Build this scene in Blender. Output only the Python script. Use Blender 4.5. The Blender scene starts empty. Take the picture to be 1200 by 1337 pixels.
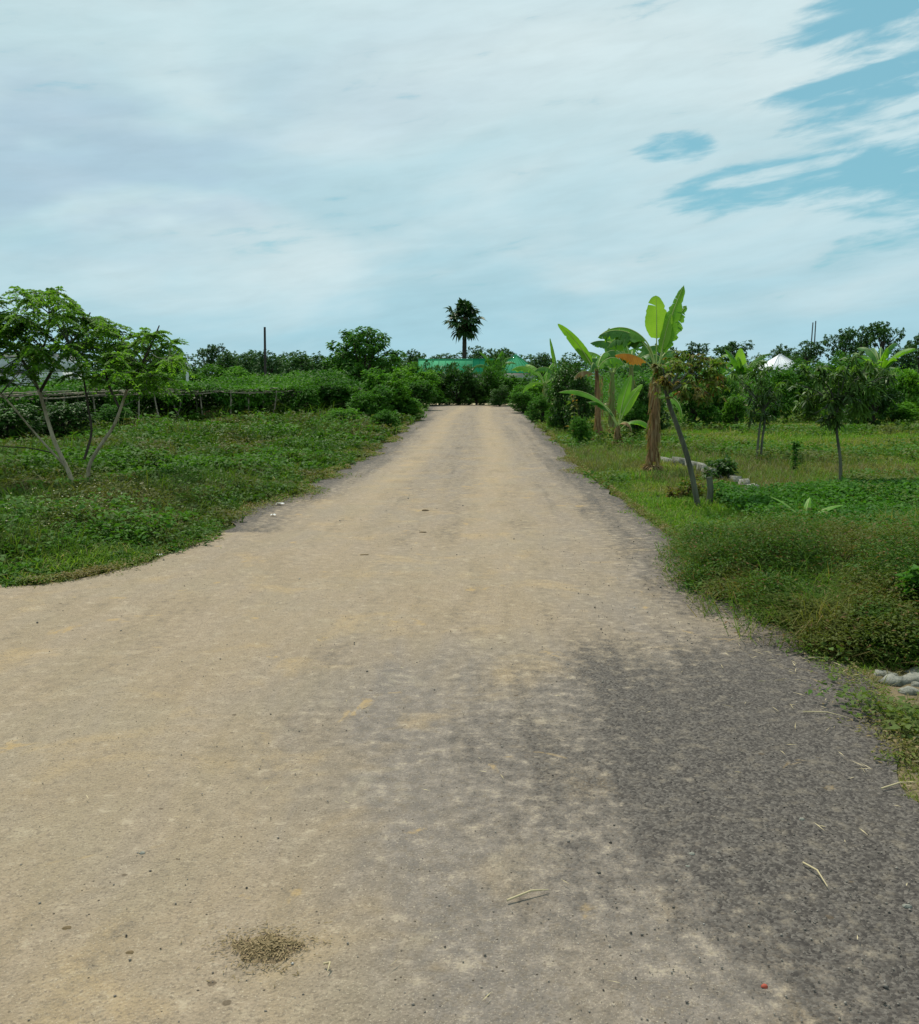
import bpy, math, random
import numpy as np
from mathutils import Vector, Matrix

R = math.radians
random.seed(7)
rng = np.random.default_rng(11)
scene = bpy.context.scene
col = scene.collection

# ------------------------------------------------------------------ camera
CAM_H = 1.55
PITCH, YAW = 8.06, 1.53
cam_data = bpy.data.cameras.new("camera")
cam = bpy.data.objects.new("camera", cam_data)
col.objects.link(cam)
cam.location = (0, 0, CAM_H)
cam.rotation_euler = (R(90 - PITCH), 0, R(YAW))
cam_data.sensor_fit = 'HORIZONTAL'
cam_data.sensor_width = 36
cam_data.lens = 36.0
cam_data.clip_end = 5000
cam_data.clip_start = 0.05
scene.camera = cam

# ------------------------------------------------------------------ exposure
scene.view_settings.view_transform = 'Standard'
scene.view_settings.look = 'None'
scene.view_settings.exposure = 0.0
scene.view_settings.gamma = 1.0
scene.view_settings.use_curve_mapping = False
scene.cycles.max_bounces = 6
scene.cycles.diffuse_bounces = 3
scene.cycles.glossy_bounces = 2
scene.cycles.transmission_bounces = 3
scene.cycles.volume_bounces = 0
scene.cycles.transparent_max_bounces = 6
scene.cycles.use_denoising = True

# ------------------------------------------------------------------ sun
SUN_EL, SUN_AZ = 58.0, -28.0          # azimuth measured from +Y (ahead) towards +X (right)
sl = bpy.data.lights.new("sun", 'SUN')
sl.energy = 4.0
sl.angle = R(1.5)
sl.color = (1.0, 0.93, 0.80)
so = bpy.data.objects.new("sun", sl)
col.objects.link(so)
sd = Vector((math.sin(R(SUN_AZ)) * math.cos(R(SUN_EL)), math.cos(R(SUN_AZ)) * math.cos(R(SUN_EL)), math.sin(R(SUN_EL))))
so.rotation_euler = sd.to_track_quat('Z', 'Y').to_euler()
so.location = (0, 0, 30)


# ------------------------------------------------------------------ node helper
class NT:
    def __init__(s, tree):
        s.t = tree; s.t.nodes.clear()

    def n(s, typ, ins=None, **kw):
        nd = s.t.nodes.new(typ)
        for k, v in kw.items():
            setattr(nd, k, v)
        for k, v in (ins or {}).items():
            sock = nd.inputs[k]
            if isinstance(v, bpy.types.NodeSocket):
                s.t.links.new(v, sock)
            else:
                sock.default_value = v
        return nd

    def math(s, op, a, b=None, c=None, clamp=False):
        nd = s.t.nodes.new('ShaderNodeMath'); nd.operation = op; nd.use_clamp = clamp
        for i, v in enumerate((a, b, c)):
            if v is None: continue
            if isinstance(v, bpy.types.NodeSocket): s.t.links.new(v, nd.inputs[i])
            else: nd.inputs[i].default_value = v
        return nd.outputs[0]

    def mix(s, f, a, b, blend='MIX'):
        nd = s.t.nodes.new('ShaderNodeMix'); nd.data_type = 'RGBA'; nd.blend_type = blend; nd.clamp_factor = True
        for i, v in ((0, f), (6, a), (7, b)):
            if isinstance(v, bpy.types.NodeSocket): s.t.links.new(v, nd.inputs[i])
            else: nd.inputs[i].default_value = v if i == 0 else (*v[:3], 1)
        return nd.outputs[2]

    def ramp(s, f, a, b, lo=0.0, hi=1.0, smooth=True):
        nd = s.t.nodes.new('ShaderNodeMapRange'); nd.clamp = True
        nd.interpolation_type = 'SMOOTHSTEP' if smooth else 'LINEAR'
        s.t.links.new(f, nd.inputs[0])
        nd.inputs[1].default_value = a; nd.inputs[2].default_value = b
        nd.inputs[3].default_value = lo; nd.inputs[4].default_value = hi
        return nd.outputs[0]

    def noise(s, vec, scale, detail=4, rough=0.55, dist=0.0):
        nd = s.n('ShaderNodeTexNoise', {'Vector': vec, 'Scale': scale, 'Detail': detail, 'Roughness': rough, 'Distortion': dist})
        return nd.outputs[0]


# ------------------------------------------------------------------ world: blue sky with a broad veil of cloud
world = bpy.data.worlds.new("World")
scene.world = world
world.use_nodes = True
W = NT(world.node_tree)
sky = W.n('ShaderNodeTexSky', sky_type='NISHITA', sun_disc=False, sun_elevation=R(SUN_EL), sun_rotation=R(SUN_AZ))
sky.air_density = 1.0; sky.dust_density = 0.6; sky.ozone_density = 1.5
tc = W.n('ShaderNodeTexCoord')
sep = W.n('ShaderNodeSeparateXYZ', {0: tc.outputs['Generated']})
az = W.math('ARCTAN2', sep.outputs[0], sep.outputs[1])
el = W.math('ARCSINE', sep.outputs[2])


def az_el(px, py):
    a = math.atan((px - 600) / 1200.0) - R(YAW)
    e = math.atan((668.5 - py) / 1200.0) - R(PITCH)
    return a, e


def blob(px, py, rx, ry, slope=0.0, soft=0.6):
    a, e = az_el(px, py)
    da = W.math('SUBTRACT', az, a)
    de = W.math('SUBTRACT', el, e)
    de = W.math('SUBTRACT', de, W.math('MULTIPLY', da, slope))
    q = W.math('ADD', W.math('POWER', W.math('ABSOLUTE', W.math('DIVIDE', da, rx / 1200)), 2.0),
               W.math('POWER', W.math('ABSOLUTE', W.math('DIVIDE', de, ry / 1200)), 2.0))
    return W.ramp(q, 1.0 + soft, max(0.0, 1.0 - soft), 0.0, 1.0)


v_st = W.n('ShaderNodeCombineXYZ', {0: W.math('MULTIPLY', az, 3.2), 1: W.math('MULTIPLY', W.math('SUBTRACT', el, W.math('MULTIPLY', az, 0.12)), 17.0), 2: 0.3}).outputs[0]
v_big = W.n('ShaderNodeCombineXYZ', {0: W.math('MULTIPLY', az, 2.2), 1: W.math('MULTIPLY', W.math('SUBTRACT', el, W.math('MULTIPLY', az, 0.08)), 6.5), 2: 1.7}).outputs[0]
n_st = W.noise(v_st, 1.6, 6, 0.52, 0.25)
n_big = W.noise(v_big, 1.15, 5, 0.5, 0.5)
n_soft = W.noise(v_big, 2.6, 4, 0.45, 0.2)
hole = W.math('MAXIMUM', blob(1215, 140, 185, 165, 0.10, 0.85), blob(1110, 238, 230, 34, 0.13, 0.9))
hole = W.math('MAXIMUM', hole, W.math('MULTIPLY', blob(872, 204, 52, 18, 0.0, 0.9), 0.80))
cov = W.math('SUBTRACT', W.math('ADD', W.math('MULTIPLY', W.math('SUBTRACT', n_st, 0.5), 1.9), 0.98), W.math('MULTIPLY', hole, 0.98))
streaks = W.math('MAXIMUM', blob(1110, 95, 150, 20, 0.20, 0.6), blob(1060, 205, 130, 13, 0.10, 0.6))
streaks = W.math('MAXIMUM', streaks, blob(1060, 178, 120, 14, 0.06, 0.6))
streaks = W.math('MAXIMUM', streaks, blob(1000, 240, 90, 8, 0.14, 0.6))
cov = W.math('ADD', cov, W.math('MULTIPLY', streaks, 0.42))
v_f = W.n('ShaderNodeCombineXYZ', {0: W.math('MULTIPLY', az, 9.0), 1: W.math('MULTIPLY', W.math('SUBTRACT', el, W.math('MULTIPLY', az, 0.14)), 42.0), 2: 4.1}).outputs[0]
n_f = W.noise(v_f, 1.7, 7, 0.6, 0.3)
cov = W.math('ADD', cov, W.math('MULTIPLY', W.math('SUBTRACT', n_f, 0.5), 1.7))
cloud = W.ramp(cov, 0.02, 0.72)
cloud = W.math('MAXIMUM', cloud, W.math('MULTIPLY', W.ramp(el, 0.11, 0.03), 0.9))
# cloud tone: bright tops of the veil, grey-blue belly on the left, pale band at the horizon
elr = W.ramp(el, 0.0, 0.34, 0.0, 1.0, False)
c_low = (0.375, 0.625, 0.720)
c_high = (0.540, 0.720, 0.765)
c_bright = (0.665, 0.800, 0.825)
c_dark = (0.385, 0.535, 0.665)
cc = W.mix(elr, c_low, c_high)
cc = W.mix(W.ramp(n_big, 0.40, 0.66, 0.0, 0.8), cc, c_bright)
dark = W.math('MAXIMUM', blob(90, 235, 260, 95, 0.0, 0.95), W.math('MULTIPLY', blob(450, 120, 330, 70, 0.25, 0.95), 0.45))
dark = W.math('MULTIPLY', dark, W.ramp(n_soft, 0.35, 0.62))
cc = W.mix(W.math('MULTIPLY', dark, 0.62), cc, c_dark)
topb = blob(900, 30, 420, 110, 0.0, 0.95)
cc = W.mix(W.math('MULTIPLY', topb, 0.6), cc, c_bright)
cc = W.mix(W.math('MULTIPLY', W.ramp(el, 0.13, 0.0), 0.65), cc, c_low)
ccm = W.ramp(W.math('ADD', W.math('MULTIPLY', n_f, 0.5), W.math('MULTIPLY', n_st, 0.5)), 0.33, 0.67, 0.955, 1.045)
cc = W.n('ShaderNodeVectorMath', {0: cc, 1: W.n('ShaderNodeCombineXYZ', {0: ccm, 1: ccm, 2: ccm}).outputs[0]}, operation='MULTIPLY').outputs[0]
cc10 = W.n('ShaderNodeVectorMath', {0: cc, 1: (10, 10, 10)}, operation='MULTIPLY').outputs[0]
skyc = W.mix(1.0, sky.outputs[0], (0.62, 0.98, 0.92), 'MULTIPLY')
blue = W.mix(0.70, skyc, (2.6, 5.6, 6.6))
fin = W.mix(cloud, blue, cc10)
bg = W.n('ShaderNodeBackground', {'Color': fin, 'Strength': 0.1})
out = W.n('ShaderNodeOutputWorld', {'Surface': bg.outputs[0]})

# ------------------------------------------------------------------ projection helpers (photo pixel -> place on the ground)
_M = cam.rotation_euler.to_matrix()


def ray(px, py):
    return _M @ Vector(((px - 600) / 1200.0, -(py - 668.5) / 1200.0, -1.0))


def G(px, py):
    d = ray(px, py)
    t = -CAM_H / d.z
    return Vector((d.x * t, d.y * t, 0.0))


def P(px, py, Y):
    d = ray(px, py)
    t = Y / d.y
    return Vector((d.x * t, Y, CAM_H + d.z * t))


# ------------------------------------------------------------------ geometry accumulator
class Geo:
    def __init__(s):
        s.v = []; s.f = []; s.n = 0       # f: (array of faces Nxk, material index)

    def add(s, verts, faces, mat=0):
        verts = np.asarray(verts, dtype=np.float32).reshape(-1, 3)
        s.f.append((np.asarray(faces, dtype=np.int32) + s.n, mat))
        s.v.append(verts); s.n += len(verts)

    def build(s, name, mats, parent=None, smooth=False):
        me = bpy.data.meshes.new(name)
        V = np.concatenate(s.v) if s.v else np.zeros((0, 3), np.float32)
        loops = np.concatenate([f.ravel() for f, m in s.f])
        tot = np.concatenate([np.full(len(f), f.shape[1], np.int32) for f, m in s.f])
        mi = np.concatenate([np.full(len(f), m, np.int32) for f, m in s.f])
        start = np.concatenate([[0], np.cumsum(tot)[:-1]]).astype(np.int32)
        me.vertices.add(len(V)); me.vertices.foreach_set('co', V.ravel())
        me.loops.add(len(loops)); me.loops.foreach_set('vertex_index', loops.astype(np.int32))
        me.polygons.add(len(tot)); me.polygons.foreach_set('loop_start', start)
        me.polygons.foreach_set('loop_total', tot)
        me.polygons.foreach_set('material_index', mi)
        if smooth: me.polygons.foreach_set('use_smooth', np.ones(len(tot), bool))
        me.update(calc_edges=True)
        for m in (mats if isinstance(mats, (list, tuple)) else [mats]):
            me.materials.append(m)
        o = bpy.data.objects.new(name, me)
        col.objects.link(o)
        if parent is not None: o.parent = parent
        return o

    # --- shapes
    def tube(s, pts, rad, sides=8, mat=0, cap=True):
        pts = np.array([tuple(p) for p in pts], float); n = len(pts)
        rad = np.broadcast_to(np.asarray(rad, float), (n,))
        vs = []
        up = np.array([0.13, 0.27, 0.95])
        for i in range(n):
            t = pts[min(i + 1, n - 1)] - pts[max(i - 1, 0)]
            t /= (np.linalg.norm(t) + 1e-9)
            a = np.cross(t, up)
            if np.linalg.norm(a) < 0.15: a = np.cross(t, np.array([1.0, 0.1, 0]))
            a /= np.linalg.norm(a); b = np.cross(t, a)
            th = np.arange(sides) * 2 * math.pi / sides
            vs.append(pts[i] + rad[i] * (np.cos(th)[:, None] * a + np.sin(th)[:, None] * b))
        V = np.concatenate(vs)
        i = np.arange(n - 1)[:, None] * sides; j = np.arange(sides)[None, :]; k = (j + 1) % sides
        F = np.stack([i + j, i + k, i + sides + k, i + sides + j], -1).reshape(-1, 4)
        s.add(V, F, mat)
        if cap:
            V2 = np.concatenate([vs[0], [pts[0]], vs[-1], [pts[-1]]])
            F2 = [(q, (q + 1) % sides, sides) for q in range(sides)] + [((q + 1) % sides + sides + 1, q + sides + 1, 2 * sides + 1) for q in range(sides)]
            s.add(V2, F2, mat)

    def box(s, c, d, rz=0.0, mat=0, top=1.0, jitter=0.0):
        c = np.array(c, float); x, y, z = d
        V = np.array([(sx * x / 2 * (top if sz > 0 else 1), sy * y / 2 * (top if sz > 0 else 1), sz * z / 2) for sz in (-1, 1) for sx, sy in ((-1, -1), (1, -1), (1, 1), (-1, 1))])
        if jitter: V += rng.normal(0, jitter, V.shape)
        cr, sr = math.cos(rz), math.sin(rz)
        V = np.stack([V[:, 0] * cr - V[:, 1] * sr, V[:, 0] * sr + V[:, 1] * cr, V[:, 2]], 1) + c
        s.add(V, [(3, 2, 1, 0), (4, 5, 6, 7), (0, 1, 5, 4), (1, 2, 6, 5), (2, 3, 7, 6), (3, 0, 4, 7)], mat)

    def kites(s, p, d, L, Wd, mat=0, droop=0.15, roll=None, fat=0.42):
        """N leaf blades: base p, direction d, length L, width Wd; two-segment, folded at the midrib"""
        p = np.asarray(p, float); d = np.asarray(d, float); N = len(p)
        if N == 0: return
        d = d / (np.linalg.norm(d, axis=1, keepdims=True) + 1e-9)
        L = np.broadcast_to(np.asarray(L, float), (N,))[:, None]
        Wd = np.broadcast_to(np.asarray(Wd, float), (N,))[:, None]
        up = np.tile([0, 0, 1.0], (N, 1)) + rng.normal(0, 0.35, (N, 3))
        sd_ = np.cross(d, up); sd_ /= (np.linalg.norm(sd_, axis=1, keepdims=True) + 1e-6)
        nn = np.cross(sd_, d)
        a = p
        b = p + d * L * fat + sd_ * Wd / 2 + nn * Wd * 0.12
        c = p + d * L - np.array([0, 0, 1.0]) * L * droop
        e = p + d * L * fat - sd_ * Wd / 2 + nn * Wd * 0.12
        V = np.stack([a, b, c, e], 1).reshape(-1, 3)
        k = np.arange(N) * 4
        s.add(V, np.stack([k, k + 1, k + 2, k + 3], 1), mat)

    def blades(s, p, d, L, Wd, bend, mat=0):
        """N grass blades: quad + tip"""
        p = np.asarray(p, float); d = np.asarray(d, float); N = len(p)
        if N == 0: return
        L = np.broadcast_to(np.asarray(L, float), (N,))[:, None]; Wd = np.broadcast_to(np.asarray(Wd, float), (N,))[:, None]
        hz = d.copy(); hz[:, 2] = 0; hz /= (np.linalg.norm(hz, axis=1, keepdims=True) + 1e-6)
        th = rng.uniform(0, 2 * math.pi, N)
        sd_ = np.stack([np.cos(th), np.sin(th), np.zeros(N)], 1)
        m = p + d * L * 0.55
        t = p + d * L * 0.85 + hz * L * bend[:, None] * 0.6 - np.array([0, 0, 1.0]) * L * bend[:, None] * 0.35
        V = np.stack([p - sd_ * Wd / 2, p + sd_ * Wd / 2, m + sd_ * Wd * 0.42, m - sd_ * Wd * 0.42, t], 1).reshape(-1, 3)
        k = np.arange(N) * 5
        s.add(V, np.stack([k, k + 1, k + 2, k + 3], 1), mat)
        s.f.append((np.stack([k + 3, k + 2, k + 4], 1).astype(np.int32) + s.n - len(V), mat))


def rdir(n, zlo=-1.0, zhi=1.0):
    z = rng.uniform(zlo, zhi, n); t = rng.uniform(0, 2 * math.pi, n); r = np.sqrt(np.maximum(0, 1 - z * z))
    return np.stack([r * np.cos(t), r * np.sin(t), z], 1)


_ph = rng.uniform(0, 6.28, (6, 8))
_fr = rng.normal(0, 1, (6, 3, 8))


def wob(p, scale, k=0):
    """cheap smooth noise, about -1..1"""
    p = np.asarray(p, float)
    if p.shape[1] == 2: p = np.concatenate([p, np.zeros((len(p), 1))], 1)
    return np.sin(p @ (_fr[k] * scale) + _ph[k]).sum(1) / 3.2


# ------------------------------------------------------------------ tagging
def tag(o, label=None, cat=None, group=None, kind=None):
    if label: o['label'] = label
    if cat: o['category'] = cat
    if group: o['group'] = group
    if kind: o['kind'] = kind
    return o


def thing(name, loc, label, cat, group=None, rz=0.0):
    o = bpy.data.objects.new(name, None)
    o.empty_display_size = 0.2
    col.objects.link(o)
    o.location = loc; o.rotation_euler = (0, 0, rz)
    return tag(o, label, cat, group)


# ------------------------------------------------------------------ materials
def new_mat(name):
    m = bpy.data.materials.new(name); m.use_nodes = True
    return m, NT(m.node_tree)


BOOST = (1.22, 1.26, 1.05)


def leaf_mat(name, c1, c2, c3=None, nscale=0.6, trans=0.35, rough=0.62, spec=0.12, dead=None, dead_amt=0.0, nlo=0.45, nhi=0.62):
    bo = lambda q_: q_ if (q_ is None or q_[1] <= q_[0] * 1.15 or name.startswith('tiny')) else (q_[0] * BOOST[0], q_[1] * BOOST[1], q_[2] * BOOST[2])
    c1, c2, c3 = bo(c1), bo(c2), bo(c3)
    m, t = new_mat(name)
    geo = t.n('ShaderNodeNewGeometry')
    tcn = t.n('ShaderNodeTexCoord')
    rnd = geo.outputs['Random Per Island']
    c = t.mix(rnd, c1, c2)
    if c3 is not None:
        nz = t.noise(geo.outputs['Position'], nscale, 4, 0.6)
        c = t.mix(t.ramp(nz, nlo, nhi), c, c3)
    if dead is not None:
        r2 = t.math('FRACT', t.math('MULTIPLY', rnd, 37.7))
        c = t.mix(t.ramp(r2, 1 - dead_amt - 0.01, 1 - dead_amt + 0.01, 0, 1, False), c, dead)
    pr = t.n('ShaderNodeBsdfPrincipled', {'Base Color': c, 'Roughness': rough, 'Specular IOR Level': spec})
    tr = t.n('ShaderNodeBsdfTranslucent', {'Color': t.mix(1.0, c, (1.25, 1.35, 0.55), 'MULTIPLY')})
    mx = t.n('ShaderNodeMixShader', {0: trans, 1: pr.outputs[0], 2: tr.outputs[0]})
    t.n('ShaderNodeOutputMaterial', {'Surface': mx.outputs[0]})
    return m


def bark_mat(name, c1, c2, scale=8.0, stretch=0.25, rough=0.9, bump=0.5):
    m, t = new_mat(name)
    tcn = t.n('ShaderNodeTexCoord')
    mp = t.n('ShaderNodeMapping', {'Vector': tcn.outputs['Object'], 'Scale': (1, 1, stretch)})
    nz = t.noise(mp.outputs[0], scale, 6, 0.65, 0.4)
    c = t.mix(t.ramp(nz, 0.38, 0.62), c1, c2)
    bp = t.n('ShaderNodeBump', {'Height': nz, 'Strength': bump, 'Distance': 0.03})
    pr = t.n('ShaderNodeBsdfPrincipled', {'Base Color': c, 'Roughness': rough, 'Normal': bp.outputs[0], 'Specular IOR Level': 0.2})
    t.n('ShaderNodeOutputMaterial', {'Surface': pr.outputs[0]})
    return m


def plain_mat(name, c1, c2, scale=3.0, rough=0.7, bump=0.2, metal=0.0, lo=0.4, hi=0.65):
    m, t = new_mat(name)
    tcn = t.n('ShaderNodeTexCoord')
    nz = t.noise(tcn.outputs['Object'], scale, 6, 0.65)
    c = t.mix(t.ramp(nz, lo, hi), c1, c2)
    bp = t.n('ShaderNodeBump', {'Height': t.noise(tcn.outputs['Object'], scale * 6, 4, 0.6), 'Strength': bump, 'Distance': 0.02})
    pr = t.n('ShaderNodeBsdfPrincipled', {'Base Color': c, 'Roughness': rough, 'Metallic': metal, 'Normal': bp.outputs[0], 'Specular IOR Level': 0.25})
    t.n('ShaderNodeOutputMaterial', {'Surface': pr.outputs[0]})
    return m


M = {}
M['grass_l'] = leaf_mat('left_grass_blades', (0.035, 0.080, 0.012), (0.075, 0.135, 0.022), (0.12, 0.13, 0.035), 0.7, 0.35)
M['grass_edge'] = leaf_mat('edge_grass_blades', (0.085, 0.165, 0.018), (0.15, 0.23, 0.035), (0.22, 0.20, 0.07), 1.3, 0.35, dead=(0.36, 0.29, 0.13), dead_amt=0.12)
M['grass_heap'] = leaf_mat('heap_grass_blades', (0.050, 0.110, 0.014), (0.11, 0.19, 0.028), (0.18, 0.19, 0.055), 2.0, 0.35, dead=(0.26, 0.20, 0.09), dead_amt=0.15)
M['grass_seed'] = leaf_mat('seeding_grass', (0.115, 0.125, 0.045), (0.19, 0.165, 0.075), (0.10, 0.15, 0.035), 1.5, 0.3)
M['weed_broad'] = leaf_mat('broad_weed_leaves', (0.032, 0.098, 0.013), (0.070, 0.150, 0.022), trans=0.35)
M['edge_weed'] = leaf_mat('road_edge_runner', (0.060, 0.105, 0.018), (0.12, 0.165, 0.035), (0.17, 0.15, 0.06), 2.0, 0.3, dead=(0.26, 0.20, 0.10), dead_amt=0.2)
M['grass_dry'] = leaf_mat('dry_grass_blades', (0.16, 0.15, 0.06), (0.30, 0.25, 0.12), (0.10, 0.13, 0.03), 6.0, 0.25)
M['grass_r'] = leaf_mat('field_grass_blades', (0.068, 0.150, 0.014), (0.130, 0.225, 0.028), (0.21, 0.215, 0.060), 0.33, 0.35, dead=(0.30, 0.25, 0.10), dead_amt=0.06)
M['weed_l'] = leaf_mat('left_weed_leaves', (0.022, 0.066, 0.010), (0.058, 0.128, 0.018), (0.105, 0.108, 0.036), 0.65, 0.32)
M['weed_r'] = leaf_mat('right_weed_leaves', (0.030, 0.085, 0.014), (0.065, 0.150, 0.024), (0.090, 0.110, 0.035), 0.6, 0.3)
M['bush_r'] = leaf_mat('trailing_weed_leaves', (0.018, 0.056, 0.009), (0.060, 0.115, 0.018), (0.080, 0.095, 0.026), 1.4, 0.3, dead=(0.16, 0.10, 0.045), dead_amt=0.08)
M['flower'] = leaf_mat('tiny_petals', (0.70, 0.68, 0.60), (0.62, 0.58, 0.35), trans=0.2)
M['moringa'] = leaf_mat('feathery_leaves', (0.060, 0.145, 0.018), (0.140, 0.255, 0.036), (0.045, 0.110, 0.020), 1.1, 0.5)
M['mango'] = leaf_mat('mango_leaves', (0.018, 0.042, 0.012), (0.050, 0.100, 0.022), (0.075, 0.145, 0.025), 2.2, 0.25, rough=0.5, spec=0.22, nlo=0.46, nhi=0.6)
M['mango_young'] = leaf_mat('young_mango_leaves', (0.060, 0.125, 0.022), (0.11, 0.20, 0.035), (0.05, 0.11, 0.02), 2.2, 0.35)
M['dry_leaf'] = leaf_mat('yellowing_leaves', (0.050, 0.110, 0.018), (0.125, 0.175, 0.034), (0.14, 0.125, 0.042), 2.6, 0.38, dead=(0.24, 0.13, 0.05), dead_amt=0.08)
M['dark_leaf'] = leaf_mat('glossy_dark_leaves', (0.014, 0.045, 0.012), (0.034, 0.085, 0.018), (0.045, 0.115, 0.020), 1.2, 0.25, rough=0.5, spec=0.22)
M['mid_leaf'] = leaf_mat('shrub_leaves', (0.030, 0.095, 0.014), (0.062, 0.160, 0.022), (0.036, 0.105, 0.022), 0.8, 0.35)
M['bright_leaf'] = leaf_mat('fresh_leaves', (0.055, 0.150, 0.015), (0.105, 0.230, 0.024), (0.050, 0.140, 0.022), 0.9, 0.4)
M['vine'] = leaf_mat('vine_leaves', (0.030, 0.100, 0.012), (0.072, 0.175, 0.020), (0.020, 0.070, 0.012), 0.45, 0.34)
M['far_leaf'] = leaf_mat('distant_leaves', (0.026, 0.070, 0.024), (0.046, 0.105, 0.032), (0.034, 0.082, 0.034), 0.12, 0.25)
M['far_leaf2'] = leaf_mat('distant_pale_leaves', (0.030, 0.075, 0.030), (0.052, 0.112, 0.038), (0.030, 0.07, 0.035), 0.12, 0.25)
M['palm'] = leaf_mat('palm_blades', (0.014, 0.042, 0.014), (0.032, 0.075, 0.020), trans=0.2, rough=0.5, spec=0.2)
M['palm_dead'] = leaf_mat('dead_palm_blades', (0.10, 0.075, 0.045), (0.16, 0.12, 0.07), trans=0.15)
M['bark'] = bark_mat('pale_bark', (0.42, 0.36, 0.25), (0.24, 0.20, 0.13))
M['bark_dark'] = bark_mat('dark_bark', (0.075, 0.060, 0.045), (0.035, 0.028, 0.022))
M['bark_grey'] = bark_mat('grey_green_bark', (0.115, 0.125, 0.085), (0.055, 0.058, 0.042))
M['bark_far'] = bark_mat('distant_bark', (0.06, 0.05, 0.04), (0.03, 0.026, 0.022))
M['bamboo'] = bark_mat('weathered_bamboo', (0.36, 0.31, 0.23), (0.20, 0.17, 0.13), 5, 1)
M['wood_dark'] = bark_mat('dark_timber', (0.035, 0.032, 0.03), (0.06, 0.05, 0.045), 3, 0.3)
M['ban_stem'] = bark_mat('banana_sheath', (0.30, 0.17, 0.08), (0.09, 0.045, 0.022), 9, 0.12, 0.75, 0.8)
M['ban_green'] = bark_mat('green_banana_sheath', (0.16, 0.22, 0.05), (0.22, 0.19, 0.08), 6, 0.15, 0.5, 0.3)
M['ban_dead'] = leaf_mat('dead_banana_leaf', (0.20, 0.13, 0.065), (0.34, 0.24, 0.13), trans=0.25, rough=0.8)
M['white_wall'] = plain_mat('pale_wall', (0.62, 0.64, 0.62), (0.48, 0.50, 0.48), 0.8)
M['white_roof'] = plain_mat('white_roof_sheet', (0.66, 0.69, 0.72), (0.56, 0.58, 0.60), 0.6, 0.5)
M['green_roof'] = plain_mat('green_roof_sheet', (0.008, 0.20, 0.085), (0.012, 0.25, 0.11), 0.5, 0.8)
M['red'] = plain_mat('red_paint', (0.28, 0.035, 0.03), (0.20, 0.03, 0.025), 1)
M['glass'] = plain_mat('dark_glass', (0.02, 0.03, 0.035), (0.03, 0.04, 0.045), 1, 0.15)
M['concrete'] = plain_mat('broken_concrete', (0.25, 0.25, 0.215), (0.09, 0.095, 0.07), 6, 0.9, 0.8)
M['straw'] = leaf_mat('dry_straw', (0.42, 0.35, 0.20), (0.55, 0.47, 0.30), trans=0.1)
M['litter'] = plain_mat('white_paper', (0.58, 0.58, 0.57), (0.42, 0.42, 0.42), 8)
M['brick'] = plain_mat('brick_red', (0.35, 0.07, 0.04), (0.24, 0.05, 0.03), 12)
M['iron'] = plain_mat('grey_iron', (0.09, 0.10, 0.11), (0.14, 0.14, 0.14), 2, 0.5)
M['bark_soil'] = plain_mat('clod_soil', (0.16, 0.115, 0.06), (0.08, 0.055, 0.03), 12, 0.95, 0.8)


def banana_mat(name, c1, c2, vein, trans=0.45):
    m, t = new_mat(name)
    at = t.n('ShaderNodeAttribute', attribute_name='along')     # distance along the midrib in metres
    wv = t.math('SINE', t.math('MULTIPLY', at.outputs['Fac'], 190.0))
    geo = t.n('ShaderNodeNewGeometry')
    nz = t.noise(geo.outputs['Position'], 4.0, 4)
    c = t.mix(t.ramp(nz, 0.35, 0.65), c1, c2)
    c = t.mix(t.ramp(wv, 0.4, 1.0, 0.0, 0.35), c, vein)
    pr = t.n('ShaderNodeBsdfPrincipled', {'Base Color': c, 'Roughness': 0.5, 'Specular IOR Level': 0.25})
    tr = t.n('ShaderNodeBsdfTranslucent', {'Color': t.mix(1.0, c, (1.5, 1.45, 0.45), 'MULTIPLY')})
    mx = t.n('ShaderNodeMixShader', {0: trans, 1: pr.outputs[0], 2: tr.outputs[0]})
    t.n('ShaderNodeOutputMaterial', {'Surface': mx.outputs[0]})
    return m


M['ban_leaf'] = banana_mat('banana_blade', (0.105, 0.27, 0.024), (0.145, 0.34, 0.032), (0.19, 0.37, 0.06))
M['ban_bright'] = banana_mat('young_banana_blade', (0.20, 0.40, 0.035), (0.24, 0.45, 0.05), (0.27, 0.46, 0.09), 0.5)
M['ban_deep'] = banana_mat('deep_banana_blade', (0.045, 0.150, 0.024), (0.075, 0.21, 0.032), (0.11, 0.25, 0.05), 0.38)
M['ban_orange'] = banana_mat('withered_orange_blade', (0.72, 0.34, 0.035), (0.55, 0.22, 0.025), (0.28, 0.12, 0.02), 0.4)
M['midrib'] = plain_mat('banana_midrib', (0.34, 0.42, 0.13), (0.28, 0.36, 0.10), 4, 0.5)


# ------------------------------------------------------------------ ground and road
def ground_material():
    m, t = new_mat('meadow_soil')
    geo = t.n('ShaderNodeNewGeometry')
    pos = geo.outputs['Position']
    n1 = t.noise(pos, 0.5, 5, 0.6); n2 = t.noise(pos, 7.0, 6, 0.7); n3 = t.noise(pos, 45.0, 4, 0.7)
    c = t.mix(t.ramp(n2, 0.38, 0.62), (0.030, 0.060, 0.012), (0.075, 0.105, 0.022))
    c = t.mix(t.ramp(n1, 0.50, 0.68, 0, 0.6), c, (0.12, 0.115, 0.045))
    c = t.mix(t.ramp(n3, 0.52, 0.72, 0, 0.5), c, (0.075, 0.050, 0.028))
    bp = t.n('ShaderNodeBump', {'Height': n3, 'Strength': 0.8, 'Distance': 0.05})
    pr = t.n('ShaderNodeBsdfPrincipled', {'Base Color': c, 'Roughness': 0.95, 'Normal': bp.outputs[0], 'Specular IOR Level': 0.1})
    t.n('ShaderNodeOutputMaterial', {'Surface': pr.outputs[0]})
    return m


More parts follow.
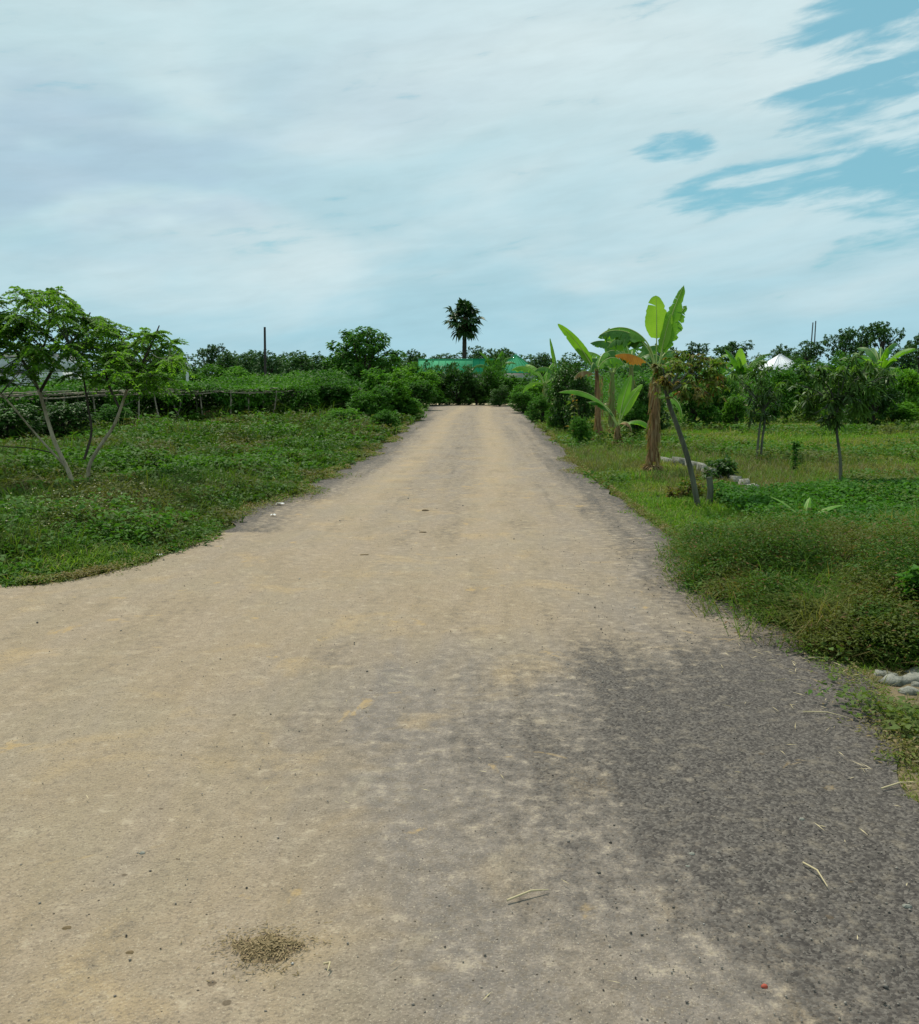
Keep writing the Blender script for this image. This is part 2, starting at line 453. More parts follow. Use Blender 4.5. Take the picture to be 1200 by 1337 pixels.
g = Geo()
S = 3000.0
g.add([(-S, -S, 0), (S, -S, 0), (S, S, 0), (-S, S, 0)], [(0, 1, 2, 3)])
tag(g.build('ground', ground_material()), kind='structure')

EL = [(556, 531.5), (545, 548), (520, 562), (497, 580), (470, 600), (440, 613), (408, 630), (385, 645), (345, 655), (306, 668), (290, 690), (250, 712), (190, 735), (100, 755), (0, 770)]
el_w = [G(*p) for p in EL]
LY = np.array([p.y for p in el_w][::-1]); LX = np.array([p.x for p in el_w][::-1])
LY = np.concatenate([[-30, 4.6, 5.4, 6.2, 6.75], LY]); LX = np.concatenate([[-26, -25, -22, -12, -6.0], LX])
ER = [(676, 531.5), (690, 545), (715, 565), (742, 592), (770, 622), (812, 655), (852, 682), (893, 712), (922, 770)]
er_w = [G(*p) for p in ER]
RY = np.array([p.y for p in er_w][::-1]); RX = np.array([p.x for p in er_w][::-1])
RY = np.concatenate([[-30, 2.0, 2.7, 3.3, 3.9, 4.4, 5.2, 6.2], RY]); RX = np.concatenate([[2.2, 1.95, 1.68, 1.66, 1.80, 1.94, 1.96, 1.90], RX])


def xl(y): return np.interp(y, LY, LX)
def xr(y): return np.interp(y, RY, RX)


def px_of(p):
    """photo pixel of world points (N,3)"""
    Mi = np.array(_M.transposed())
    q = (np.asarray(p, float) - np.array([0, 0, CAM_H])) @ Mi.T
    return 600 + 1200 * q[:, 0] / -q[:, 2], 668.5 - 1200 * q[:, 1] / -q[:, 2]


def road_material():
    m, t = new_mat('dusty_asphalt')
    geo = t.n('ShaderNodeNewGeometry'); pos = geo.outputs['Position']
    dirt = t.n('ShaderNodeAttribute', attribute_name='dirt').outputs['Fac']
    grey = t.n('ShaderNodeAttribute', attribute_name='greyness').outputs['Fac']
    nA = t.noise(pos, 0.9, 6, 0.6, 0.3)
    mp = t.n('ShaderNodeMapping', {'Vector': pos, 'Scale': (1.6, 0.35, 1)})
    nB = t.noise(mp.outputs[0], 2.2, 6, 0.62, 0.4)
    nC = t.noise(pos, 14.0, 6, 0.72)
    nD = t.noise(pos, 75.0, 5, 0.75)
    vor = t.n('ShaderNodeTexVoronoi', {'Vector': pos, 'Scale': 95.0, 'Randomness': 1.0})
    vor2 = t.n('ShaderNodeTexVoronoi', {'Vector': pos, 'Scale': 38.0, 'Randomness': 1.0})
    # the asphalt: dark binder with grey and light aggregate
    agg = t.mix(t.ramp(vor.outputs['Color'], 0.15, 0.85, 0, 1, False), (0.048, 0.042, 0.038), (0.160, 0.142, 0.124))
    agg = t.mix(t.ramp(nD, 0.44, 0.66), agg, (0.044, 0.038, 0.036))
    agg = t.mix(t.ramp(nC, 0.5, 0.70, 0, 0.55), agg, (0.23, 0.195, 0.150))
    # the dust and dried mud on it
    tan = t.mix(t.ramp(nB, 0.36, 0.66), (0.275, 0.212, 0.138), (0.405, 0.302, 0.186))
    tan = t.mix(t.ramp(nA, 0.42, 0.66, 0, 0.55), tan, (0.300, 0.250, 0.175))
    nY = t.noise(pos, 1.7, 5, 0.6, 0.6)
    
    gtan = t.mix(t.ramp(nC, 0.40, 0.66), (0.165, 0.143, 0.124), (0.250, 0.212, 0.178))
    tan = t.mix(t.math('ADD', grey, t.ramp(nB, 0.35, 0.65, -0.25, 0.25), clamp=True), tan, gtan)
    tan = t.mix(t.ramp(nY, 0.52, 0.72, 0, 0.42), tan, (0.43, 0.305, 0.150))
    tan = t.mix(t.ramp(t.noise(pos, 2.9, 5, 0.65, 0.8), 0.56, 0.74, 0, 0.38), tan, (0.46, 0.39, 0.28))
    nE = t.noise(pos, 165.0, 3, 0.8)
    nF = t.noise(pos, 30.0, 5, 0.75)
    tan = t.mix(t.ramp(nF, 0.50, 0.66, 0, 0.55), tan, (0.175, 0.140, 0.100))
    tan = t.mix(t.ramp(nD, 0.50, 0.64, 0, 0.65), tan, (0.140, 0.112, 0.085))
    tan = t.mix(t.ramp(nE, 0.56, 0.70, 0, 0.7), tan, (0.50, 0.43, 0.33))
    tan = t.mix(t.ramp(nC, 0.57, 0.70, 0, 0.45), tan, (0.44, 0.37, 0.27))
    mpt = t.n('ShaderNodeMapping', {'Vector': pos, 'Scale': (2.6, 0.10, 1)})
    nT = t.noise(mpt.outputs[0], 1.3, 4, 0.55, 0.2)
    f = t.math('ADD', dirt, t.math('MULTIPLY', t.math('SUBTRACT', nB, 0.5), 0.7))
    f = t.math('ADD', f, t.math('MULTIPLY', t.math('SUBTRACT', nT, 0.5), 1.0))
    f = t.math('ADD', f, t.math('MULTIPLY', t.math('SUBTRACT', nA, 0.5), 0.5))
    f = t.math('ADD', f, t.math('MULTIPLY', t.math('SUBTRACT', nC, 0.5), 1.3))
    f = t.math('ADD', f, t.math('MULTIPLY', t.math('SUBTRACT', nD, 0.5), 1.6))
    c = t.mix(t.ramp(f, 0.10, 0.80), agg, tan)
    # a few orange mud patches
    nM = t.noise(pos, 2.3, 5, 0.62, 0.9)
    mud = t.math('MULTIPLY', t.ramp(nM, 0.64, 0.70), t.ramp(nC, 0.35, 0.5))
    c = t.mix(t.math('MULTIPLY', mud, 0.7), c, (0.38, 0.265, 0.125))
    # tiny dark crumbs and holes
    sp = t.ramp(vor2.outputs['Distance'], 0.10, 0.16, 1.0, 0.0)
    pick = t.ramp(t.math('FRACT', t.math('MULTIPLY', t.n('ShaderNodeSeparateColor', {0: vor2.outputs['Color']}).outputs[0], 17.3)), 0.84, 0.88)
    c = t.mix(t.math('MULTIPLY', sp, pick), c, (0.045, 0.036, 0.026))
    vor3 = t.n('ShaderNodeTexVoronoi', {'Vector': pos, 'Scale': 13.0, 'Randomness': 1.0})
    sp3 = t.ramp(t.math('ADD', vor3.outputs['Distance'], t.math('MULTIPLY', nD, 0.25)), 0.24, 0.30, 1.0, 0.0)
    pk3 = t.ramp(t.math('FRACT', t.math('MULTIPLY', t.n('ShaderNodeSeparateColor', {0: vor3.outputs['Color']}).outputs[0], 13.7)), 0.94, 0.96)
    c = t.mix(t.math('MULTIPLY', t.math('MULTIPLY', sp3, pk3), 0.75), c, (0.085, 0.062, 0.040))
    h = t.math('ADD', t.math('MULTIPLY', nD, 0.7), t.math('MULTIPLY', t.math('SUBTRACT', 1.0, vor.outputs['Distance']), 0.5))
    h = t.math('ADD', h, t.math('MULTIPLY', nC, 0.3))
    bp = t.n('ShaderNodeBump', {'Height': h, 'Strength': 0.7, 'Distance': 0.010})
    pr = t.n('ShaderNodeBsdfPrincipled', {'Base Color': c, 'Roughness': 0.92, 'Normal': bp.outputs[0], 'Specular IOR Level': 0.18})
    t.n('ShaderNodeOutputMaterial', {'Surface': pr.outputs[0]})
    return m


ys = np.concatenate([np.arange(-12, 0, 0.5), np.arange(0, 14, 0.07), np.arange(14, 30, 0.2), np.arange(30, 62.5, 0.5)])
NU = 150
vs = []
for y in ys:
    a, b = xl(y), xr(y)
    a += 0.10 * math.sin(y * 2.1) + 0.05 * math.sin(y * 5.3 + 1); b += 0.05 * math.sin(y * 2.7 + 2) + 0.03 * math.sin(y * 6.9)
    u = np.linspace(0, 1, NU)
    if a < -5: u = u ** 0.45
    x = a + (b - a) * u
    vs.append(np.stack([x, np.full(NU, y), np.zeros(NU)], 1))
V = np.concatenate(vs)
px, py = px_of(V + np.array([0, 0, 0.0]))
front = V[:, 1] > 1.2
px = np.where(front, px, 600); py = np.where(front, py, 1400)
# height: crown of the road, ruts, slight dips
cx = (np.clip(V[:, 0], -3, 2.2))
hgt = 0.012 + 0.010 * wob(V[:, :2], 0.8, 1) ** 2 + 0.004 * wob(V[:, :2], 3.0, 2) ** 2
V[:, 2] = hgt
# dirt amount along the road (where dust lies), from the photograph
xa, ya = V[:, 0], V[:, 1]


def gauss(cx_, cy_, sx, sy, ang=0.0):
    dx, dy = xa - cx_, ya - cy_
    c_, s_ = math.cos(ang), math.sin(ang)
    u_, v_ = dx * c_ + dy * s_, -dx * s_ + dy * c_
    return np.exp(-(u_ / sx) ** 2 - (v_ / sy) ** 2)


dR = xr(ya) - xa; dL = xa - xl(ya)
dirt = np.full(len(V), 0.82)
edgeR = np.clip(1 - dR / 0.85, 0, 1)
dirt -= 0.70 * edgeR * (ya > 6) * np.clip((70 - ya) / 40, 0.5, 1)
dirt -= 0.85 * np.clip(1 - dL / 0.9, 0, 1) * (ya > 9.3)
# dark asphalt patch on the near right
bx_ = np.interp(py, [780, 850, 1000, 1150, 1250, 1340, 1500], [840, 690, 690, 790, 900, 970, 1100])
nr = np.clip((px - bx_ + 150) / 500, 0, 1) ** 1.3 * np.clip((py - 770) / 110, 0, 1)
dirt -= 1.0 * nr
nr2 = np.clip((px - 480) / 320, 0, 1) * np.clip((py - 850) / 120, 0, 1) * np.clip((1400 - py) / 350, 0, 1)
dirt -= 0.22 * nr2
dirt -= 0.16 * gauss(*G(500, 980)[:2], 0.6, 0.5)
dirt += 0.18 * gauss(*G(780, 1290)[:2], 0.5, 0.25)
dirt -= 0.15 * gauss(-0.4, 26, 0.3, 14) + 0.1 * gauss(0.9, 30, 0.25, 12)
grey = np.clip((px - 200 - 0.2 * (py - 900)) / 300, 0, 1) * np.clip((py - 760) / 160, 0, 1) * 1.05
grey = np.maximum(grey, 0.28)
grey = np.maximum(grey, np.clip((px - 560) / 300, 0, 1) * 0.75)
bands = np.maximum(np.exp(-((xa + 1.45 + 0.1 * np.sin(ya * 0.2)) / 0.34) ** 2), np.exp(-((xa - 0.15 + 0.1 * np.sin(ya * 0.17 + 1)) / 0.38) ** 2))
far_ = np.clip((ya - 7) / 8, 0, 1)
grey = grey * (1 - far_) + far_ * (0.62 - 0.50 * bands)
dirt = dirt + far_ * (0.16 * bands - 0.12) + 0.05
g = Geo()
nr_ = len(ys)
i = np.arange(nr_ - 1)[:, None] * NU; j = np.arange(NU - 1)[None, :]
g.add(V, np.stack([i + j, i + j + 1, i + NU + j + 1, i + NU + j], -1).reshape(-1, 4))
road = tag(g.build('road', road_material(), smooth=True), kind='structure')
for nm, arr in (('dirt', dirt), ('greyness', grey)):
    at = road.data.attributes.new(nm, 'FLOAT', 'POINT'); at.data.foreach_set('value', arr.astype(np.float32))

g = Geo()
pts = []
for y in np.linspace(1.0, 8.5, 60):
    a_ = xr(y) - 0.25; w_ = 0.75 + 0.15 * math.sin(y * 3.3) + 0.10 * math.sin(y * 7.1)
    pts.append((a_, y, 0.006)); pts.append((a_ + w_, y, 0.006))
M['soil'] = plain_mat('bare_brown_soil', (0.175, 0.135, 0.080), (0.070, 0.075, 0.030), 5.0, 0.95, 0.9)
g.add(pts, [(2 * k, 2 * k + 1, 2 * k + 3, 2 * k + 2) for k in range(59)])
tag(g.build('bare_soil', M['soil']), kind='structure')

# pale dirt track crossing at the far end
g = Geo()
pts = []
for x in np.linspace(-30, 40, 90):
    pts.append((x, 61.6 + 0.12 * math.sin(x * 1.3), 0.012)); pts.append((x, 65.8 + 0.3 * math.sin(x * 0.9), 0.03))
g.add(pts, [(2 * k, 2 * k + 2, 2 * k + 3, 2 * k + 1) for k in range(89)])
M['track'] = plain_mat('pale_track_soil', (0.52, 0.43, 0.27), (0.42, 0.35, 0.22), 0.6, 0.95)
tag(g.build('path', M['track']), kind='structure')

# ------------------------------------------------------------------ verge vegetation (stuff)
def sample_ground(n, side, rmin, rmax, amin, amax, p=1.0):
    """points on the ground in a wedge; density falls with distance"""
    u = rng.random(n)
    r = rmin * (rmax / rmin) ** (u ** p)
    a = R(1) * rng.uniform(amin, amax, n)
    x, y = r * np.sin(a), r * np.cos(a)
    q = np.stack([x, y, np.zeros(n)], 1)
    jt = np.abs(rng.normal(0, 0.07, n)) * (1 + 0.6 * np.sin(y * 3.1) + 0.5 * np.sin(y * 7.7))
    keep = (x < xl(y) + jt) if side == 'L' else (x > xr(y) - jt)
    keep &= (y < 61.2)
    return q[keep]


def clear_of(q, c, r):
    return q[np.hypot(q[:, 0] - c[0], q[:, 1] - c[1]) > r]


def grass_object(name, q, mat, hfun, nb, wid, label, cat, spread=0.5):
    g = Geo()
    N = len(q)
    r = np.hypot(q[:, 0], q[:, 1])
    h = hfun(q)
    p = np.repeat(q, nb, 0); rr = np.repeat(r, nb); hh = np.repeat(h, nb)
    p = p + np.concatenate([rng.normal(0, 1, (len(p), 2)) * (0.02 + 0.0022 * rr[:, None]), np.zeros((len(p), 1))], 1)
    d = rdir(len(p), 0.0, 1.0) * np.array([spread, spread, 0.2]) + np.array([0, 0, 0.8])
    d /= np.linalg.norm(d, axis=1, keepdims=True)
    L = hh * rng.uniform(0.5, 1.15, len(p))
    g.blades(p, d, L, wid * np.maximum(1, rr / 9.0) * rng.uniform(0.7, 1.3, len(p)), rng.uniform(0.1, 0.9, len(p)))
    o = g.build(name, mat)
    return tag(o, label, cat, kind='stuff')


def weed_geo(q, hfun, nl, leafL, leafW, g=None, zmin=0.0, droop=0.2):
    g = g or Geo()
    r = np.hypot(q[:, 0], q[:, 1]); h = hfun(q)
    p = np.repeat(q, nl, 0); rr = np.repeat(r, nl); hh = np.repeat(h, nl)
    n = len(p)
    z = hh * (zmin + (1 - zmin) * rng.random(n) ** 0.8)
    off = rng.normal(0, 1, (n, 2)) * (0.35 * hh * 0.5 + 0.015)[:, None]
    p = np.stack([p[:, 0] + off[:, 0], p[:, 1] + off[:, 1], z + 0.005], 1)
    d = rdir(n, -0.25, 0.75)
    s = np.clip(rr / 11.0, 0.8, 4.5) ** 0.85 * rng.uniform(0.6, 1.3, n)
    g.kites(p, d, leafL * s, leafW * s, droop=droop)
    return g


def dist_edge(q):
    return np.where(q[:, 0] < 0, xl(q[:, 1]) - q[:, 0], q[:, 0] - xr(q[:, 1]))


def h_left(q):
    e = np.clip(dist_edge(q), 0, 10)
    h = 0.07 + 0.15 * np.clip(e / 1.4, 0, 1) + 0.10 * np.clip((q[:, 1] - 14) / 10, 0, 1)
    h = h * (1 - 0.55 * np.exp(-((q[:, 0] + 5.8) / 1.1) ** 2 - ((q[:, 1] - 12.6) / 1.5) ** 2))
    return h * np.clip(1.0 + 0.55 * wob(q, 1.3, 0), 0.25, 2.2) * np.clip(1 + 0.38 * wob(q, 3.6, 3), 0.35, 2)


def h_right(q):
    e = np.clip(dist_edge(q), 0, 20)
    h = 0.05 + 0.09 * np.clip(e / 1.3, 0, 1)
    return h * (1.0 + 0.35 * wob(q, 0.9, 2))


def bush_zone(q):
    """1 inside the trailing weed heap at the near right, 0 outside"""
    c = G(1090, 800)
    u = (q[:, 0] - 2.75) / 1.25; v = (q[:, 1] - 6.75) / 1.75
    return np.clip(1.25 - np.sqrt(u * u + v * v) + 0.12 * wob(q, 2.0, 4), 0, 1)


RUB = G(1190, 900)
q = sample_ground(42000, 'L', 6.2, 60, -62, 4, 0.95)
gl = weed_geo(q, h_left, 12, 0.062, 0.030, zmin=0.1)
tag(gl.build('weeds', M['weed_l']), 'dense dark green leafy weeds covering the verge left of the road', 'weeds', kind='stuff')
q = sample_ground(26000, 'L', 6.2, 60, -62, 4, 0.95)
grass_object('grass', q, M['grass_l'], lambda a: (h_left(a) * 1.3 + 0.05) * (1 + 1.1 * np.clip(wob(a, 2.2, 4) - 0.35, 0, 1)), 5, 0.009, 'long green grass blades growing among the weeds left of the road', 'grass')
# bright short grass at the very road edge
q = sample_ground(60000, 'L', 6.2, 60, -62, 4, 0.95); q = q[dist_edge(q) < 0.60 + 0.45 * wob(q, 1.5, 1)]
grass_object('grass', q, M['grass_edge'], lambda a: (0.06 + 0.13 * np.clip(dist_edge(a) / 0.4, 0, 1)) * (1 + 0.4 * wob(a, 3, 2)), 5, 0.008, 'short bright green grass fringe along the left road edge', 'grass', 0.9)
q = sample_ground(52000, 'L', 6.6, 34, -60, 4, 1.0); q = q[(dist_edge(q) > 0.5)]
q = q[wob(q, 0.9, 5) > -0.15][:3000]
gf = Geo()
zz = h_left(q) * rng.uniform(0.85, 1.2, len(q)) + 0.03
for k in range(3):
    gf.kites(np.stack([q[:, 0], q[:, 1], zz], 1), rdir(len(q), 0.0, 0.8), 0.015 * np.maximum(1, np.hypot(q[:, 0], q[:, 1]) / 20), 0.011 * np.maximum(1, np.hypot(q[:, 0], q[:, 1]) / 20))
tag(gf.build('wildflowers', M['flower']), 'tiny white and cream flower heads dotted over the left verge weeds', 'wildflowers', kind='stuff')

q = sample_ground(60000, 'L', 7, 45, -60, 4, 1.0); q = q[(dist_edge(q) > 0.35) & (wob(q, 0.75, 2) + 0.35 * wob(q, 2.5, 0) > 0.25)]
grass_object('grass', q[:14000], M['grass_seed'], lambda a: (h_left(a) + 0.10) * 1.25, 4, 0.006, 'patches of olive brown seeding grass over the left verge', 'grass', 0.7)
q = sample_ground(30000, 'L', 6.5, 40, -60, 4, 1.0); q = q[(dist_edge(q) > 0.3) & (wob(q, 1.1, 4) > 0.35)]
gl = weed_geo(q[:3200], lambda a: h_left(a) * 1.12 + 0.04, 9, 0.072, 0.040, zmin=0.3)
tag(gl.build('weeds', M['weed_broad']), 'clumps of broader bright leaves standing above the left verge weeds', 'weeds', kind='stuff')
q = sample_ground(40000, 'R', 8, 50, 0, 45, 1.0); q = q[(wob(q, 0.5, 5) + 0.4 * wob(q, 1.8, 0) > 0.45) & (bush_zone(q) < 0.1)]
grass_object('grass', q[:7000], M['grass_seed'], lambda a: 0.24 + 0.1 * rng.random(len(a)), 4, 0.005, 'patches of tall olive brown seeding grass in the right field', 'grass', 0.6)
n = 5200
yy = 6.8 + 30 * rng.random(n) ** 1.5
sp_ = np.abs(rng.normal(0, 0.16, n)) * np.clip(wob(np.stack([yy, yy * 0], 1), 2.3, 1) + 0.4, 0, 1.4)
q = np.stack([xl(yy) + sp_ - 0.05, yy, np.zeros(n)], 1)
gl = weed_geo(q, lambda a: 0.035 + 0.03 * rng.random(len(a)), 7, 0.030, 0.014)
tag(gl.build('weeds', M['edge_weed']), 'low ragged runners of weeds creeping onto the left road edge', 'weeds', kind='stuff')
yy = 3.6 + 30 * rng.random(n) ** 1.5
sp_ = np.abs(rng.normal(0, 0.13, n)) * np.clip(wob(np.stack([yy, yy * 0], 1), 2.6, 3) + 0.4, 0, 1.4)
q = np.stack([xr(yy) - sp_ + 0.05, yy, np.zeros(n)], 1)
q = q[(q[:, 1] > 5.2) | (rng.random(n) < 0.3)]
gl = weed_geo(q, lambda a: 0.035 + 0.03 * rng.random(len(a)), 7, 0.028, 0.012)
tag(gl.build('weeds', M['edge_weed']), 'low ragged runners of weeds creeping onto the right road edge', 'weeds', kind='stuff')
# right side: meadow
q = sample_ground(95000, 'R', 2.2, 60.5, -2, 48, 0.85)
q = q[bush_zone(q) < 0.25]; q = clear_of(q, RUB, 0.30)
nearcut = (q[:, 1] < 4.6) & (rng.random(len(q)) < 0.35); q = q[~nearcut]
grass_object('grass', q, M['grass_r'], lambda a: h_right(a) * (1 + 1.5 * np.clip(wob(a, 2.6, 4) - 0.3, 0, 1)), 5, 0.007, 'bright green meadow grass in the field right of the road', 'grass', 0.8)
q = sample_ground(24000, 'R', 4.2, 60, -2, 48, 0.85); q = q[(wob(q, 0.55, 1) > 0.0)]; q = clear_of(q, RUB, 0.4)
gr = weed_geo(q, lambda a: h_right(a) * 1.9, 9, 0.050, 0.030)
tag(gr.build('weeds', M['weed_r']), 'low leafy weeds in patches over the right meadow', 'weeds', kind='stuff')
n = 2600
q = np.stack([rng.uniform(1.6, 3.2, n), rng.uniform(2.4, 4.9, n), np.zeros(n)], 1)
q = q[(q[:, 0] > xr(q[:, 1]) - np.abs(rng.normal(0, 0.07, len(q))))]; q = clear_of(q, RUB, 0.16)
grass_object('grass', q, M['grass_dry'], lambda a: 0.05 + 0.05 * rng.random(len(a)), 5, 0.004, 'dry yellowish grass on bare soil at the near right road corner', 'grass', 1.3)
# trailing weed heap near right
q = sample_ground(60000, 'R', 3.8, 10, 5, 42, 1.0); q = np.concatenate([q, np.stack([rng.uniform(1.45, 4.2, 16000), rng.uniform(4.9, 8.6, 16000), np.zeros(16000)], 1)])
bz = bush_zone(q); q = q[bz > 0.05][:17000]
gb = weed_geo(q, lambda a: 0.05 + 0.32 * np.sqrt(bush_zone(a)) * np.clip(1 + 0.25 * wob(a, 3.0, 1) + 0.5 * wob(a, 9.0, 3), 0.15, 2.2), 13, 0.040, 0.013, zmin=0.15)
tag(gb.build('weeds', M['bush_r']), 'dark tangled heap of trailing weeds spilling onto the road at the near right', 'weeds', kind='stuff')
q2 = q[::2]
grass_object('grass', q2, M['grass_heap'], lambda a: (0.12 + 0.30 * np.sqrt(bush_zone(a))) * np.clip(1.05 + 0.5 * wob(a, 6.0, 2), 0.3, 1.9), 5, 0.0055, 'thin grass blades poking out of the trailing weed heap', 'grass', 0.9)
# lush green weeds between the heap and the mango trees
q = sample_ground(60000, 'R', 7, 15, 10, 32, 1.0)
q = q[(q[:, 0] > 3.0) & (wob(q, 0.9, 3) + 0.6 - 0.25 * np.abs(q[:, 1] - 10.5) > 0)][:9000]
gb = weed_geo(q, lambda a: 0.20 * (1 + 0.4 * wob(a, 1.7, 2)), 9, 0.055, 0.034)
tag(gb.build('weeds', M['mid_leaf']), 'fresh green leafy weeds around the young banana sucker', 'weeds', kind='stuff')

# ------------------------------------------------------------------ tree and shrub builders
def crown(g, blobs, n_clu, per, L, Wd, mat=0, droop=0.25, spread=0.5, zdir=(-0.5, 0.7), shell=0.45, seed_k=0):
    """rosettes of leaves spread through the blobs' volume"""
    vol = np.array([b[3] * b[4] * b[5] for b in blobs]) ** 0.75
    pick = rng.choice(len(blobs), n_clu, p=vol / vol.sum())
    B = np.array(blobs)[pick]
    u = rdir(n_clu)
    rad = (shell + (1 - shell) * rng.random(n_clu) ** 0.6) * (1 + 0.16 * wob(u * 2.0 + B[:, :3], 1.7, seed_k))
    c = B[:, :3] + u * B[:, 3:6] * rad[:, None]
    p = np.repeat(c, per, 0); n = len(p)
    out_ = np.repeat(u, per, 0)
    d = rdir(n, *zdir) + out_ * spread
    p = p + rng.normal(0, 1, (n, 3)) * (L * 0.25)
    s = rng.uniform(0.65, 1.25, n)
    g.kites(p, d, L * s, Wd * s, mat, droop)
    return c


# unit prototypes (height 1, width about 1), shared by many plants
protos = {}


def lobes(kind):
    r = rng
    if kind == 'round':
        bl = [(0, 0, 0.58, 0.34, 0.34, 0.30)]
        for k in range(9):
            a = k * 2.4; bl.append((0.30 * math.cos(a), 0.30 * math.sin(a), 0.45 + 0.045 * k, 0.17, 0.17, 0.14))
        bl.append((0.05, 0, 0.86, 0.17, 0.17, 0.12)); tr = 0.35
    elif kind == 'airy':
        bl = []
        for k in range(10):
            a = k * 2.4 + 0.5; rr = 0.12 + 0.28 * r.random(); z = 0.55 + 0.36 * r.random()
            bl.append((rr * math.cos(a), rr * math.sin(a), z, 0.13, 0.13, 0.09))
        bl.append((0, 0, 0.9, 0.12, 0.12, 0.08)); tr = 0.6
    elif kind == 'bush':
        bl = [(0, 0, 0.40, 0.36, 0.36, 0.36)]
        for k in range(11):
            a = k * 2.4; z = 0.20 + 0.6 * r.random(); rr = 0.32 * (1.15 - z * 0.75)
            bl.append((rr * math.cos(a), rr * math.sin(a), z, 0.19, 0.19, 0.17))
        tr = 0.1
    elif kind == 'upright':
        bl = []
        for k in range(12):
            a = k * 2.4; rr = 0.26 * math.sqrt(r.random()); z = 0.06 + 0.78 * (k / 11.0)
            bl.append((rr * math.cos(a), rr * math.sin(a), z, 0.14, 0.14, 0.22))
        tr = 0.1
    elif kind == 'layered':
        bl = []
        for k in range(26):
            a = k * 2.4; z = 0.30 + 0.62 * (k / 25.0); rr = (0.50 * (1 - ((z - 0.42) / 0.62) ** 2 * 0.9)) * (0.55 + 0.45 * r.random())
            bl.append((rr * math.cos(a), rr * math.sin(a), z, 0.15, 0.15, 0.055))
        bl.append((0, 0, 0.5, 0.25, 0.25, 0.22)); tr = 0.25
    return bl, tr


def make_proto(key, kind, nclu, per, L, Wd, zdir=(-0.5, 0.7), droop=0.25):
    bl, tr = lobes(kind)
    gt = Geo()
    gt.tube([(0, 0, -0.01), (0.01, 0.0, tr * 0.5), (0.0, 0.01, tr + 0.12)], [0.03, 0.024, 0.018], 7)
    for b in bl:
        m_ = (b[0] * 0.45, b[1] * 0.45, (tr + b[2]) / 2)
        gt.tube([(0, 0.0, tr * 0.8), m_, (b[0], b[1], b[2])], [0.016, 0.011, 0.005], 5)
    gc = Geo()
    crown(gc, bl, nclu, per, L, Wd, droop=droop, zdir=zdir)
    protos[key] = (gt, gc, {})


make_proto('round', 'round', 520, 9, 0.050, 0.030)
make_proto('round2', 'round', 460, 9, 0.055, 0.030)
make_proto('airy', 'airy', 300, 9, 0.045, 0.028)
make_proto('airy2', 'airy', 320, 9, 0.042, 0.028)
make_proto('bush', 'bush', 620, 9, 0.055, 0.030)
make_proto('bush2', 'bush', 560, 10, 0.060, 0.026)
make_proto('upright', 'upright', 520, 10, 0.075, 0.020, (0.2, 1.0), 0.1)
make_proto('upright2', 'upright', 500, 10, 0.070, 0.022, (0.1, 1.0), 0.1)
make_proto('layered', 'layered', 900, 9, 0.050, 0.026, (-0.5, 0.35), 0.3)


def plant(name, label, cat, pxc, base, top, wpx, key, mat, Y=None, bark='bark_far', group=None, dz=0.0, trunk_child=True):
    """a tree or shrub standing at photo column pxc; base row (or distance Y), top row, width in px"""
    if Y is None:
        b = G(pxc, base)
    else:
        b = P(pxc, 498, Y); b.z = 0
    Y = b.y
    h = P(pxc, top, Y).z
    w = wpx * Y / 1200.0
    gt, gc, cache = protos[key]
    ck = (mat, bark)
    t = thing(name, b, label, cat, group, rz=random.uniform(0, 6.28))
    t.scale = (w, w, h)
    if ck not in cache:
        tr = gt.build('trunk', M[bark], t); cr = gc.build('crown', M[mat], t)
        cache[ck] = (tr.data, cr.data)
    else:
        for nm, d in zip(('trunk', 'crown'), cache[ck]):
            o = bpy.data.objects.new(nm, d); col.objects.link(o); o.parent = t
    return t


